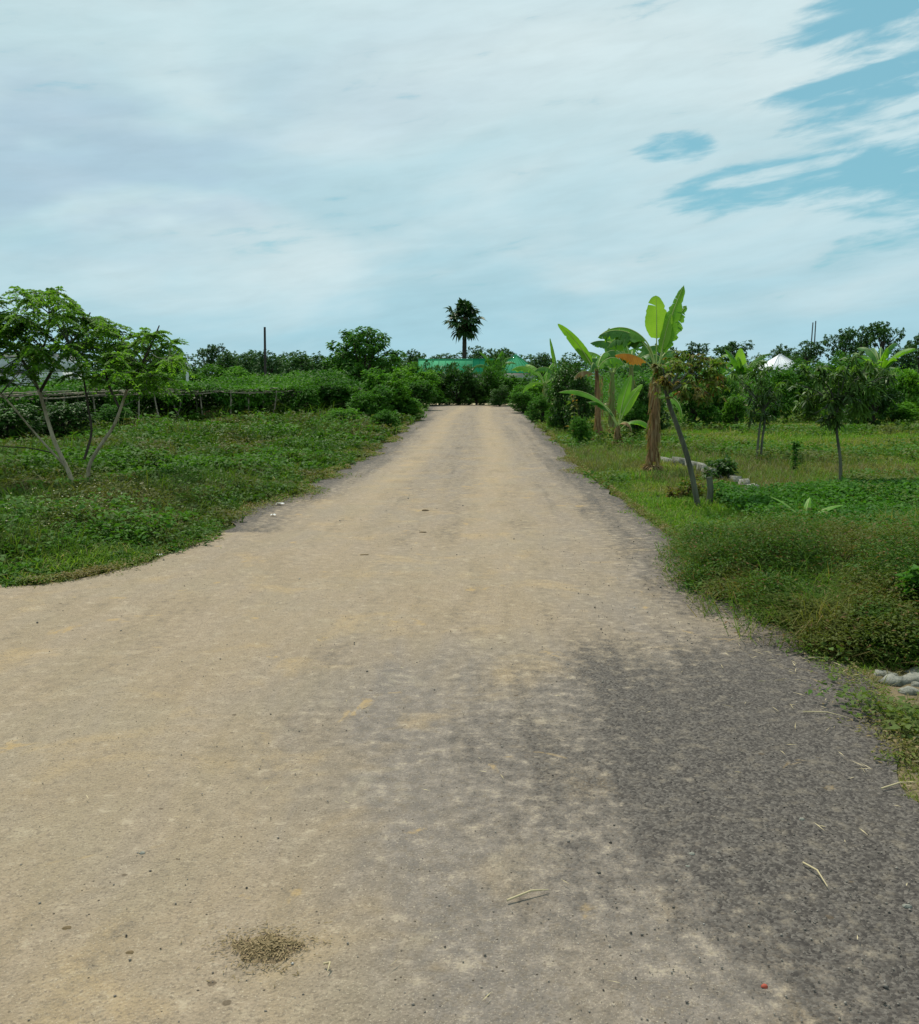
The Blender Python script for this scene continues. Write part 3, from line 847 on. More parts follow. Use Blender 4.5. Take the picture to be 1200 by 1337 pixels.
# ---- far skyline trees
FAR = [
    ('dark tree showing just right of the feathery tree at the skyline', 226, 450, 26, 130, 'round', 'far_leaf'),
    ('open grey green tree on the skyline left of the leafless pole', 277, 450, 36, 170, 'airy', 'far_leaf2'),
    ('low dark round tree between the open grey tree and the leafless pole', 300, 458, 34, 120, 'round2', 'far_leaf'),
    ('broad tree immediately left of the leafless pole', 326, 458, 38, 140, 'round', 'far_leaf2'),
    ('dark round tree directly behind the leafless pole', 353, 457, 40, 110, 'round2', 'far_leaf'),
    ('single dome shaped dark tree right of the leafless pole', 395, 459, 50, 92, 'round', 'far_leaf'),
    ('low distant tree between the dome shaped tree and the big layered tree', 427, 466, 32, 130, 'round2', 'far_leaf2'),
    ('small flat topped tree right of the big layered tree', 543, 456, 30, 170, 'round2', 'far_leaf'),
    ('wide low tree on the skyline left of the fan palm', 578, 461, 48, 170, 'round', 'far_leaf2'),
    ('dark tree on the skyline right of the fan palm trunk', 628, 451, 36, 150, 'round', 'far_leaf'),
    ('low spreading tree behind the gable of the small green roof', 655, 454, 40, 160, 'round2', 'far_leaf2'),
    ('low round tree on the skyline right of the small green roof', 706, 460, 34, 170, 'round', 'far_leaf'),
    ('small dark tree on the skyline behind the tall banana plant', 868, 447, 30, 120, 'round', 'far_leaf'),
    ('dark two lobed tree on the skyline right of the tall banana plant', 903, 446, 46, 120, 'airy2', 'far_leaf'),
    ('dark tree on the skyline left of the white roof', 955, 446, 50, 130, 'airy', 'far_leaf'),
    ('small grey tree just right of the white roof', 1020, 449, 28, 160, 'round2', 'far_leaf2'),
    ('bushy tree at the foot of the two thin masts', 1050, 444, 56, 120, 'airy2', 'far_leaf2'),
    ('tall open tree with tufted crown right of the two thin masts', 1098, 429, 40, 150, 'airy', 'far_leaf'),
    ('tall tufted tree left of the tallest tufted tree', 1122, 424, 36, 155, 'airy2', 'far_leaf'),
    ('tallest tufted tree on the right skyline', 1150, 420, 40, 150, 'airy', 'far_leaf'),
    ('tufted tree at the right edge of the skyline', 1198, 435, 40, 150, 'airy2', 'far_leaf'),
    ('pale tree low between the tufted trees at the far right', 1176, 452, 34, 140, 'round', 'far_leaf2'),
    ('hazy tree seen through the left part of the feathery tree', 165, 462, 44, 170, 'round', 'far_leaf2'),
]
for lab, x_, top, w_, Y_, key, mt in FAR:
    plant('broadleaf_tree', lab, 'tree', x_, None, top - 1, w_ * 1.3, key, mt, Y=Y_, group='trees along the skyline')

# ---- far woodland mass closing the horizon (stuff)
gw = Geo()
for k in range(230):
    a = R(rng.uniform(-48, 46)); Y_ = rng.uniform(190, 330)
    x_ = math.tan(a) * Y_; w_ = rng.uniform(7, 13); h_ = rng.uniform(6.0, 9.6) * Y_ / 230
    bl = [(x_ + rng.normal(0, 2), Y_, h_ * 0.55, w_ * 0.5, 3, h_ * 0.45), (x_ + rng.normal(0, 4), Y_, h_ * 0.4, w_ * 0.5, 3, h_ * 0.4)]
    crown(gw, bl, 80, 6, 1.0, 0.7, seed_k=k % 6)
tag(gw.build('woodland', M['far_leaf2']), 'continuous far belt of woodland along the horizon', 'woodland', kind='stuff')

# ------------------------------------------------------------------ houses
def gable_house(name, label, x, y, w, d, hw, hr, rz, roof_m, wall_m, hip=0.0):
    t = thing(name, (x, y, 0), label, 'house', rz=rz)
    g = Geo(); g.box((0, 0, hw / 2), (w, d, hw)); wl = g.build('wall', wall_m, t)
    g = Geo()
    e = 0.45; W2, D2 = w / 2 + e, d / 2 + e; rx = W2 - hip
    z0, z1, th = hw - 0.12, hw + hr, 0.06
    for dz in (0, th):
        pass
    top = [(-W2, -D2, z0 + th), (W2, -D2, z0 + th), (W2, D2, z0 + th), (-W2, D2, z0 + th), (-rx, 0, z1 + th), (rx, 0, z1 + th)]
    bot = [(a, b, c - th) for a, b, c in top]
    F4 = [(0, 1, 5, 4), (2, 3, 4, 5), (7, 6, 10, 11), (9, 8, 11, 10), (0, 6, 7, 1), (2, 8, 9, 3), (1, 7, 8, 2), (3, 9, 6, 0)]
    g.add(top + bot, F4)
    g.f.append((np.array([(1, 2, 5), (3, 0, 4), (8, 7, 11), (6, 9, 10)], np.int32), 0))
    # ribs of the sheeting
    nrib = int(w / 0.5)
    for k in range(nrib + 1):
        xx = -rx + 2 * rx * k / max(nrib, 1) if rx > 0.1 else 0
        xb = -W2 + 2 * W2 * k / max(nrib, 1)
        g.tube([(xb, -D2, z0 + th + 0.02), (xx, -0.02, z1 + th + 0.02)], 0.025, 4)
    g.tube([(-rx, 0, z1 + th + 0.02), (rx + 0.01, 0, z1 + th + 0.02)], 0.07, 6)
    g.build('roof', roof_m, t)
    for sx in (-0.28, 0.28):
        g = Geo(); g.box((sx * w, -d / 2 - 0.02, hw * 0.58), (0.9, 0.08, 0.8)); wd = g.build('window', M['iron'], t)
        g = Geo(); g.box((sx * w, -d / 2 - 0.065, hw * 0.58), (0.74, 0.03, 0.64)); g.build('pane', M['glass'], wd)
    g = Geo(); g.box((0, -d / 2 - 0.02, 1.0), (0.9, 0.08, 2.0)); g.build('door', M['iron'], t)
    return t


gable_house('house', 'long low house with a green metal roof left of the fan palm trunk', P(582, 498, 88).x, 88, 4.2, 4.0, 2.3, 1.25, 0.0, M['green_roof'], M['white_wall'])
gable_house('house', 'second green roofed house just right of the fan palm trunk', P(622, 498, 93).x, 93.5, 2.6, 4.0, 2.4, 1.3, 0.0, M['green_roof'], M['white_wall'])
gable_house('house', 'house with a pointed green pyramid roof left of the banana plants', P(673, 498, 104).x, 104, 4.2, 4.2, 2.6, 1.85, 0.0, M['green_roof'], M['white_wall'], hip=2.45)
gable_house('house', 'house with a white pyramid roof rising above the right hand shrubs', P(1017, 498, 118).x, 118, 3.9, 3.9, 3.1, 1.75, R(12), M['white_roof'], M['white_wall'], hip=2.2)
# long pale shed at the far left
t = thing('shed', (P(15, 498, 72).x - 2.0, 72, 0), 'long low pale shed with a grey roof edge behind the feathery tree', 'shed')
g = Geo(); g.box((0, 0, 1.15), (13, 5, 2.3)); g.build('wall', M['white_wall'], t)
g = Geo(); g.box((0, 0, 3.65), (13.6, 5.8, 0.12)); g.build('roof', M['white_roof'], t)
g = Geo(); g.box((0, -0.05, 2.95), (13.0, 4.9, 1.25)); g.build('upper_wall', M['white_roof'], t)
g = Geo(); g.box((-0.6, -2.55, 2.32), (11.8, 0.12, 0.30)); g.build('band', M['iron'], t)
g = Geo(); g.box((1.0, -2.57, 1.92), (1.7, 0.1, 0.5)); tag(g.build('panel', M['red'], t), 'red painted panel')

# masts and poles
def pole(name, label, cat, pxa, topy, Y, r, mat, lean=0.0):
    b = P(pxa, 498, Y); b.z = 0
    h = P(pxa, topy, Y).z
    o = Geo(); o.tube([(0, 0, 0), (lean * 0.5, 0, h * 0.5), (lean, 0, h)], [r, r * 0.9, r * 0.75], 8)
    ob = o.build(name, mat); ob.location = b
    return tag(ob, label, cat)


pole('utility_pole', 'bare dark timber pole standing above the left shrubs', 'pole', 346, 427, 62, 0.095, M['wood_dark'], 0.09)
pole('mast', 'left one of the two thin masts on the right skyline', 'mast', 1055, 421, 125, 0.10, M['iron'], 0.25)
pole('mast', 'right one of the two thin masts, slightly taller', 'mast', 1060.5, 419, 126, 0.10, M['iron'], 0.05)
pole('post', 'short white post among the shrubs left of the leafless pole', 'post', 245, 470, 50, 0.09, M['white_wall'])

# ------------------------------------------------------------------ fan palm
def fan_palm():
    Y = 96.0
    b = P(605, 498, Y); b.z = 0
    ztop = P(606, 416, Y).z
    t = thing('fan_palm', b, 'tall fan palm with a dark round crown standing alone behind the road end', 'palm tree')
    g = Geo()
    zs = np.linspace(0, ztop, 40)
    g.tube([(0.12 * math.sin(z * 0.25), 0, z) for z in zs], [0.27 - 0.08 * z / ztop + 0.012 * (k % 2) for k, z in enumerate(zs)], 10)
    g.build('trunk', M['bark_dark'], t)
    topp = np.array([0.12 * math.sin(ztop * 0.25), 0, ztop])

    def fan(gp, gl, az_, elv, plen, rad, nseg=22, drop=0.25):
        d = np.array([math.cos(az_) * math.cos(elv), math.sin(az_) * math.cos(elv), math.sin(elv)])
        c = topp + d * plen + np.array([0, 0, -0.12 * plen])
        gp.tube([topp, topp + d * plen * 0.5, c], [0.05, 0.035, 0.025], 5)
        side = np.cross(d, [0, 0, 1.0]); side /= np.linalg.norm(side)
        upv = np.cross(side, d)
        # the disc faces partly upward
        ang = np.linspace(-2.2, 2.2, nseg)
        mixv = d * 0.9 + upv * 0.1
        dirs = np.cos(ang)[:, None] * mixv + np.sin(ang)[:, None] * side + upv * rng.normal(0, 0.12, nseg)[:, None]
        gl.kites(np.tile(c, (nseg, 1)), dirs, rad * rng.uniform(0.8, 1.1, nseg), rad * 0.24, droop=drop, fat=0.6)
    gp, gl = Geo(), Geo()
    for k in range(27):
        elv = R(-60 + 148 * (k / 26.0)) + rng.normal(0, 0.08)
        fan(gp, gl, k * 2.39996, elv, rng.uniform(0.75, 1.4), rng.uniform(1.05, 1.35))
    cr = gl.build('crown', M['palm'], t)
    gp.build('leaf_stalks', M['palm'], cr)
    gp, gl = Geo(), Geo()
    for k in range(11):
        fan(gp, gl, k * 2.39996 + 1, R(-72 + 14 * (k % 3)), rng.uniform(0.7, 1.2), 0.55, 14, 0.5)
    gl.tube([topp + [0, 0, -1.3], topp + [0, 0, -0.6], topp + [0, 0, 0.1]], [0.24, 0.42, 0.30], 10)
    gl.build('dead_leaf_skirt', M['palm_dead'], t)


fan_palm()

# ------------------------------------------------------------------ shrubs at the road end and the left
SH = [
    # name, label, px, base, top, width, proto, mat
    ('shrub', 'dark upright shrub at the left end of the hedge closing the road', 574, 529, 474, 46, 'upright', 'dark_leaf'),
    ('shrub', 'tall feathery dark shrub in the hedge under the long green roof', 598, 529, 476, 52, 'upright2', 'dark_leaf'),
    ('shrub', 'dark upright shrub in the hedge below the fan palm trunk', 622, 529, 482, 48, 'upright', 'dark_leaf'),
    ('shrub', 'paler shrub right of the dark upright shrubs at the road end', 650, 529, 482, 44, 'upright2', 'mid_leaf'),
    ('shrub', 'tall light green shrub between the two green roofs', 644, 527, 466, 34, 'upright', 'mid_leaf'),
    ('shrub', 'leafy green shrub under the pointed green roof', 678, 530, 485, 52, 'bush', 'mid_leaf'),
    ('shrub', 'small dark rounded shrub in front of the hedge at the road end', 652, 531, 500, 24, 'bush2', 'dark_leaf'),
    ('shrub', 'light green mound shrub right of the pointed green roof', 690, 536, 492, 44, 'bush2', 'bright_leaf'),
    ('shrub', 'low bush at the right corner of the road end', 684, 540, 508, 40, 'bush', 'mid_leaf'),
    ('shrub', 'green bush at the left corner of the road end', 545, 536, 492, 50, 'bush', 'mid_leaf'),
    ('shrub', 'bright bush rising behind the left corner bush', 548, 530, 468, 56, 'bush2', 'bright_leaf'),
    ('shrub', 'low dark bush leaning on the left road edge near the far end', 528, 549, 510, 44, 'bush2', 'mid_leaf'),
    ('shrub', 'broad bright green bush right of the big layered tree', 507, 549, 474, 70, 'bush', 'bright_leaf'),
    ('shrub', 'deep green bush in front of the big layered tree', 486, 556, 498, 60, 'bush2', 'mid_leaf'),
    ('shrub', 'rounded bush left of the big layered tree', 440, 548, 492, 66, 'bush', 'mid_leaf'),
    ('shrub', 'bright green bush at the right end of the bamboo trellis', 420, 545, 494, 54, 'bush2', 'bright_leaf'),
    ('shrub', 'small bright bush low in front of the rounded bush', 445, 566, 530, 46, 'bush', 'bright_leaf'),
    ('shrub', 'small tangled bush on the left verge below the deep green bush', 503, 566, 532, 36, 'bush2', 'mid_leaf'),
]
for nm, lab, x_, b_, t_, w_, key, mt in SH:
    plant(nm, lab, 'shrub', x_, b_, t_, w_ * 1.25, key, mt, group='shrubs beyond the road end' if x_ > 530 else 'bushes left of the road')
plant('broadleaf_tree', 'big layered green tree rising left of the road end', 'tree', 474, None, 426, 100, 'layered', 'mid_leaf', Y=47, bark='bark_dark')

# mid-distance bushes behind the trellis
BK = [
    (395, 498, 56, 36, 'mid_leaf', 'green bush overgrowing the right end of the bamboo poles'),
    (455, 500, 60, 38, 'bright_leaf', 'bright bush between the bamboo poles and the layered tree'),
    (338, 500, 40, 37, 'bright_leaf', 'small bright bush rising through the trellis below the leafless pole'),
    (238, 494, 50, 40, 'mid_leaf', 'dark bush rising through the trellis below the short white post'),
    (290, 484, 54, 47, 'mid_leaf', 'irregular bush behind the middle of the trellis'),
    (350, 482, 46, 50, 'dark_leaf', 'dark bush at the foot of the leafless pole'),
    (180, 484, 60, 46, 'bright_leaf', 'bright bush right of the feathery tree crown'),
    (20, 494, 80, 52, 'vine', 'low green bush below the pale shed at the far left'),
    (75, 484, 84, 56, 'mid_leaf', 'green bush seen under the crown of the feathery tree'),
    (150, 480, 100, 50, 'bright_leaf', 'bright bush behind the trellis below the feathery tree'),
    (210, 474, 90, 54, 'mid_leaf', 'wide bush behind the trellis left of the short white post'),
    (265, 472, 100, 60, 'vine', 'light green mound right of the short white post'),
    (318, 474, 80, 52, 'bright_leaf', 'green bush in front of the leafless pole'),
    (312, 474, 44, 66, 'mid_leaf', 'taller bush left of the foot of the leafless pole'),
    (375, 480, 64, 56, 'mid_leaf', 'green bush below the dome shaped tree'),
    (408, 480, 56, 60, 'dark_leaf', 'darker bush beside the dome shaped tree'),
]
for x_, t_, w_, Y_, mt, lab in BK:
    plant('shrub', lab, 'shrub', x_, None, t_, w_, random.choice(['bush', 'bush2']), mt, Y=Y_, group='bushes behind the trellis')

# crops and scrub beyond the trellis as one mass
gs = Geo()
n = 52000
Yq = 38 * (110 / 38) ** rng.random(n); a = R(1) * rng.uniform(-40, -5.0, n)
q = np.stack([np.tan(a) * Yq, Yq, np.zeros(n)], 1)
q = q[q[:, 0] < xl(np.minimum(q[:, 1], 60)) - 2.6]
n2 = 16000
q = np.concatenate([q, np.stack([rng.uniform(-9, 9, n2), rng.uniform(67.5, 84, n2), np.zeros(n2)], 1)])
hh = (0.95 + 0.55 * wob(q, 0.45, 0) + 0.4 * wob(q, 1.2, 1)) * (0.7 + q[:, 1] / 200.0)
q[:, 2] = np.maximum(0.1, hh * rng.uniform(0.5, 1.0, len(q)))
gs.kites(q, rdir(len(q), -0.2, 0.8), 0.17 * (q[:, 1] / 45), 0.10 * (q[:, 1] / 45))
tag(gs.build('scrub', M['vine']), 'mass of green crop leaves and scrub beyond the bamboo trellis', 'scrub', kind='stuff')
gs = Geo()
n = 60000
Yq = 44 * (120 / 44) ** rng.random(n); a = R(1) * rng.uniform(3.5, 42.0, n)
q = np.stack([np.tan(a) * Yq, Yq, np.zeros(n)], 1)
q = q[q[:, 0] > 5.0]
hh = (1.4 + 0.7 * wob(q, 0.45, 2) + 0.45 * wob(q, 1.2, 3)) * np.clip((q[:, 1] - 42) / 9, 0.15, 1) * (0.6 + q[:, 1] / 130.0)
q[:, 2] = np.maximum(0.1, hh * rng.uniform(0.35, 1.0, len(q)))
gs.kites(q, rdir(len(q), -0.2, 0.8), 0.17 * (q[:, 1] / 45), 0.09 * (q[:, 1] / 45))
tag(gs.build('scrub', M['mid_leaf']), 'mass of green scrub at the back of the right hand field', 'scrub', kind='stuff')

# ------------------------------------------------------------------ bamboo trellis with vines
def trellis():
    Fp = [G(-90, 583), G(60, 573), G(200, 561), G(300, 555), G(400, 550), G(480, 542)]
    t = thing('trellis', Fp[2], 'long low bamboo trellis carrying green vines over climbers darkened as shade left of the road', 'trellis')
    o0 = np.array(Fp[2])
    fx = np.array([p.x for p in Fp]); fy = np.array([p.y for p in Fp])

    def fr(s):  # s 0..1 along the front
        u = s * (len(Fp) - 1)
        return np.array([np.interp(u, range(len(Fp)), fx), np.interp(u, range(len(Fp)), fy), 0.0])
    H = 1.18
    # posts
    for row, dy in enumerate((0.0, 2.4, 5.0, 8.0)):
        for k in range(17 if row == 0 else 11):
            s = (k + 0.3 * rng.random()) / (17.0 if row == 0 else 11.0)
            p = fr(s) + [rng.normal(0, 0.1), dy + rng.normal(0, 0.1), 0] - o0
            g = Geo(); ln = rng.normal(0, 0.14)
            g.tube([p, p + [ln, 0, H * 0.5], p + [ln * 1.6, rng.normal(0, 0.04), H + 0.12 * rng.random()]], [0.032, 0.028, 0.024], 7)
            g.build('post', M['bamboo'], t)
    # rails
    for dy, dz in ((0.0, 0.0), (0.3, 0.07), (1.6, 0.02), (3.4, 0.03), (6.0, 0.05)):
        for k in range(7):
            s0, s1 = k / 7.0 - 0.01, (k + 1) / 7.0 + 0.02
            a_, b_ = fr(max(0, s0)), fr(min(1, s1))
            a_ = a_ + [0, dy, H + dz + rng.normal(0, 0.09)] - o0; b_ = b_ + [0, dy, H + dz + rng.normal(0, 0.05)] - o0
            m_ = (a_ + b_) / 2 - [0, 0, 0.04]
            g = Geo(); g.tube([a_, m_, b_], [0.026, 0.024, 0.018], 6); g.build('rail', M['bamboo'], t)
    # cross poles, running front to back, poking out
    for k in range(40):
        s = rng.random(); p = fr(s) - o0
        g = Geo(); ang = rng.normal(0, 0.35)
        g.tube([p + [-0.6 * math.sin(ang), -0.5, H + 0.02], p + [3 * math.sin(ang), 3.2, H + 0.12]], [0.018, 0.015], 6)
        g.build('cross_pole', M['bamboo'], t)
    # vine canopy
    g = Geo()
    n = 42000
    s = rng.random(n); dep = rng.random(n) ** 1.2 * 12.0
    f = np.array([fr(a_) for a_ in np.linspace(0, 1, 400)])[(s * 399).astype(int)]
    q = f + np.stack([rng.normal(0, 0.15, n), dep, np.zeros(n)], 1)
    thick = 0.14 + 0.42 * np.clip(wob(q, 0.8, 5) + 0.2, 0, 2) + 0.012 * dep
    thin = (wob(q, 0.35, 4) > 0.35) & (dep < 1.5)
    q[:, 2] = H + 0.02 + thick * rng.random(n) ** 1.3
    q = q[~(thin & (rng.random(n) < 0.8))]
    g.kites(q - o0, rdir(len(q), -0.3, 0.8), 0.13 * rng.uniform(0.6, 1.2, len(q)), 0.085)
    # curtains of vine hanging at the front
    n = 6500
    s = rng.random(n); f = np.array([fr(a_) for a_ in np.linspace(0, 1, 400)])[(s * 399).astype(int)]
    q = f + np.stack([rng.normal(0, 0.1, n), rng.uniform(-0.25, 0.7, n), np.zeros(n)], 1)
    hang = np.clip(wob(q, 1.3, 3) - 0.25, 0, 1.2) * 0.8
    q[:, 2] = H - hang * rng.random(n)
    q = q[hang > 0.05]
    g.kites(q - o0, rdir(len(q), -0.9, 0.3), 0.11, 0.075, droop=0.4)
    g.build('vine', M['vine'], t)
    # dense climbers at the back; under-trellis shade put into their dark leaf colour
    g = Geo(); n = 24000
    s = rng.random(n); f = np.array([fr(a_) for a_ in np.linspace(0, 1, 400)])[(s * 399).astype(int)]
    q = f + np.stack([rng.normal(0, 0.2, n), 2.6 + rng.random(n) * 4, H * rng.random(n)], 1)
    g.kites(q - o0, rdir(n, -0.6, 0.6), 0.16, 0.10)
    g.build('shade_vine', M['dark_leaf'], t)


trellis()
# dark shrubs under and in front of it at the far left
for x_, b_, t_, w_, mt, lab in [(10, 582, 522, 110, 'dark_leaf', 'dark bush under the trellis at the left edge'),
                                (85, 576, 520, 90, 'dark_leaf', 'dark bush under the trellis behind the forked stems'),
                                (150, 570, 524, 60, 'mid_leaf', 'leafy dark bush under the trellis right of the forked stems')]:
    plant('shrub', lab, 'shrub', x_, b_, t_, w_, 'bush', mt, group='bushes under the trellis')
# clay heap under the trellis
o = Geo()
th = np.linspace(0, 2 * math.pi, 17)[:-1]
ring = []
for k, (r_, z_) in enumerate([(0.42, 0.0), (0.38, 0.22), (0.27, 0.42), (0.10, 0.54)]):
    ring.append(np.stack([r_ * np.cos(th) * (1 + 0.12 * np.sin(3 * th + k)), r_ * np.sin(th), np.full(16, z_)], 1))
V = np.concatenate(ring)
o.add(V, [(a * 16 + b, a * 16 + (b + 1) % 16, (a + 1) * 16 + (b + 1) % 16, (a + 1) * 16 + b) for a in range(3) for b in range(16)])
o.add(ring[-1], [tuple(range(16))])
M['clay'] = plain_mat('brown_clay', (0.13, 0.07, 0.035), (0.09, 0.05, 0.025), 5, 0.95, 0.6)
ob = o.build('clay_heap', M['clay'], smooth=True); pt = G(272, 556); ob.location = (pt.x, pt.y + 0.4, 0)
tag(ob, 'brown heap of clay under the front of the bamboo trellis', 'clay heap')

# ------------------------------------------------------------------ feathery tree, near left
def feathery_tree():
    base = G(106, 640); Y = base.y
    t = thing('feathery_tree', base, 'open feathery leaved tree with two forked pale stems on the left verge', 'tree')
    o0 = np.array(base)

    def pt(x_, y_, dy=0.0): return np.array(P(x_, y_, Y + dy)) - o0
    sk = []
    def limb(pix, r0, r1, name, mat, dys=None):
        n_ = len(pix)
        dys = dys or [0.0] * n_
        raw = np.array([pt(a_[0], a_[1], dys[k]) for k, a_ in enumerate(pix)])
        # smooth
        tt = np.linspace(0, n_ - 1, n_ * 4); sm = np.stack([np.interp(tt, range(n_), raw[:, c]) for c in range(3)], 1)
        for _ in range(2): sm[1:-1] = (sm[:-2] + 2 * sm[1:-1] + sm[2:]) / 4
        g = Geo(); g.tube(sm, np.linspace(r0, r1, len(sm)), 9); g.build(name, mat, t, smooth=True)
        sk.extend([tuple(v) for v in sm[len(sm) // 3:]])
    b0 = pt(101, 641)[2]
    limb([(100, 642), (88, 612), (72, 580), (62, 548), (52, 512), (42, 490)], 0.032, 0.022, 'trunk', M['bark'], [0, 0, 0.05, 0.1, 0.1, 0.1])
    limb([(115, 642), (115, 608), (130, 583), (148, 558), (157, 535), (166, 508)], 0.030, 0.018, 'trunk', M['bark'], [0.02, 0, -0.05, -0.1, -0.15, -0.2])
    limb([(42, 490), (26, 466), (5, 440), (-32, 412)], 0.022, 0.010, 'branch', M['bark_dark'], [0.1, 0.2, 0.4, 0.6])
    limb([(42, 490), (54, 462), (66, 425), (62, 385)], 0.021, 0.008, 'branch', M['bark_dark'], [0.1, 0, -0.2, -0.3])
    limb([(52, 512), (70, 480), (100, 440), (118, 408)], 0.024, 0.009, 'branch', M['bark_dark'], [0.1, 0.3, 0.5, 0.5])
    limb([(166, 508), (184, 478), (200, 445), (208, 425)], 0.024, 0.008, 'branch', M['bark_dark'], [-0.2, -0.3, -0.3, -0.2])
    limb([(157, 535), (140, 500), (135, 460), (145, 430)], 0.020, 0.008, 'branch', M['bark_dark'], [-0.15, 0, 0.3, 0.5])
    limb([(110, 600), (121, 565), (114, 525), (108, 485), (90, 450)], 0.020, 0.008, 'branch', M['bark_dark'], [0, 0.1, 0.2, 0.0, -0.3])
    limb([(88, 612), (45, 565), (8, 520), (-30, 490)], 0.018, 0.008, 'branch', M['bark'], [0, -0.2, -0.5, -0.8])
    limb([(72, 592), (40, 585), (5, 583), (-30, 578)], 0.010, 0.004, 'branch', M['bark_dark'], [0, -0.3, -0.5, -0.8])
    sk = np.array(sk)
    # terminal clusters
    tx = np.array([-95, -60, -30, 0, 22, 40, 75, 98, 112, 132, 150, 166, 180, 200, 218, 234])
    ttop = np.array([430, 402, 392, 384, 372, 364, 370, 384, 400, 404, 418, 436, 432, 416, 426, 452])
    tbot = np.array([500, 500, 500, 500, 495, 485, 485, 490, 500, 505, 510, 515, 515, 510, 500, 490])
    g, gt = Geo(), Geo()
    nT = 225
    xs = rng.uniform(-95, 234, nT); u = rng.random(nT) ** 1.15
    cnt = 0
    for k in range(nT):
        yt, yb = np.interp(xs[k], tx, ttop) + 3 + abs(rng.normal(0, 9)), np.interp(xs[k], tx, tbot)
        yy = yt + (yb - yt) * u[k]
        dpt = rng.normal(0, 0.55)
        if yy < 475 and xs[k] < 40 and rng.random() < 0.12: continue
        if u[k] > 0.55 and rng.random() < 0.35: continue
        if xs[k] > 125 and rng.random() < 0.22: continue
        c = pt(xs[k], yy, dpt)
        j = np.argmin(((sk - c + np.array([0, 0, 0.25])) ** 2).sum(1)); s0 = sk[j]
        m_ = (s0 + c) / 2 + np.array([rng.normal(0, 0.05), rng.normal(0, 0.05), -0.03])
        gt.tube([s0, m_, c], [0.009, 0.006, 0.003], 5, cap=False)
        nf = rng.integers(7, 11)
        for f_ in range(nf):
            az_ = f_ * 2.4 + rng.random(); elv = rng.uniform(-0.35, 0.9); Lf = rng.uniform(0.14, 0.30)
            d = np.array([math.cos(az_) * math.cos(elv), math.sin(az_) * math.cos(elv), math.sin(elv)])
            side = np.cross(d, [0, 0, 1.0]); side /= np.linalg.norm(side)
            npair = 8
            uu = np.linspace(0.25, 1, npair)
            ctr = c + d * (Lf * uu)[:, None] - np.array([0, 0, 1.0]) * (Lf * 0.55 * uu ** 2)[:, None]
            gt.tube([c, ctr[2], ctr[-1]], [0.0028, 0.0022, 0.0012], 3, cap=False)
            ll = 0.052 * (1 - 0.35 * np.abs(uu - 0.5) * 2) * rng.uniform(0.85, 1.2)
            for sg in (-1, 1):
                dd = side * sg + d * 0.35 + np.array([0, 0, -0.25]) + rng.normal(0, 0.12, (npair, 3))
                g.kites(ctr, dd, ll * 1.35, 0.040, droop=0.2, fat=0.5)
            g.kites(ctr[-1:], d[None] + [[0, 0, -0.7]], 0.055, 0.03)
    cr = g.build('crown', M['moringa'], t)
    gt.build('twigs', M['bark_grey'], cr)


feathery_tree()

# ------------------------------------------------------------------ mango trees
def mango(label, bpx, bpy, trunk_px, crown_blobs, n_clu, twin=False):
    base = G(bpx, bpy); Y = base.y; o0 = np.array(base)
    t = thing('mango_tree', base, label, 'tree', group='young mango trees in the right field')
    sc_ = Y / 1200.0

    def pt(x_, y_, dy=0.0): return np.array(P(x_, y_, Y + dy)) - o0
    for line in trunk_px:
        pts = [pt(*a_) for a_ in line]; pts[0][2] = -0.01
        tt = np.linspace(0, len(pts) - 1, 14); raw = np.array(pts)
        sm = np.stack([np.interp(tt, range(len(pts)), raw[:, c]) for c in range(3)], 1)
        for _ in range(2): sm[1:-1] = (sm[:-2] + 2 * sm[1:-1] + sm[2:]) / 4
        g = Geo(); g.tube(sm, np.linspace(0.026, 0.015, 14), 8); g.build('trunk', M['bark_grey'], t, smooth=True)
    topp = sm[-1]
    g, gb = Geo(), Geo()
    bl = []
    for (x_, y_, rx, ry, dy) in crown_blobs:
        c = pt(x_, y_, dy); bl.append((c[0], c[1], c[2], rx * sc_, rx * sc_, ry * sc_))
        m_ = (topp + c) / 2 + [0, 0, 0.04]
        gb.tube([topp, m_, c], [0.014, 0.010, 0.005], 6)
    vol = np.array([b[3] * b[5] for b in bl]); pick = rng.choice(len(bl), n_clu, p=vol / vol.sum()); B = np.array(bl)[pick]
    c = B[:, :3] + rdir(n_clu) * B[:, 3:6] * (rng.random(n_clu) ** 0.5)[:, None]
    for k in range(0, n_clu, 2): gb.tube([B[k, :3], (B[k, :3] + c[k]) / 2 + [0, 0, 0.02], c[k]], [0.005, 0.004, 0.002], 4, cap=False)
    c = B[:, :3] + (c - B[:, :3]) * 0.92
    per = 11; p = np.repeat(c, per, 0) + rng.normal(0, 0.012, (n_clu * per, 3))
    hz_ = np.repeat(rng.random(n_clu) < 0.45, per)
    d = np.where(hz_[:, None], rdir(len(p), -0.35, 0.55), rdir(len(p), -0.95, 0.1) + [0, 0, -0.3])
    s = rng.uniform(0.6, 1.25, len(p))
    young = np.repeat((c[:, 2] > np.median(c[:, 2]) - 0.02) & (rng.random(n_clu) < 0.5), per)
    for mk, mi_ in ((~young, 0), (young, 1)):
        g.kites(p[mk], d[mk], 0.135 * s[mk], 0.032 * s[mk], mat=mi_, droop=0.28, fat=0.45)
    cr = g.build('crown', [M['mango'], M['mango_young']], t)
    gb.build('branches', M['bark_grey'], cr)


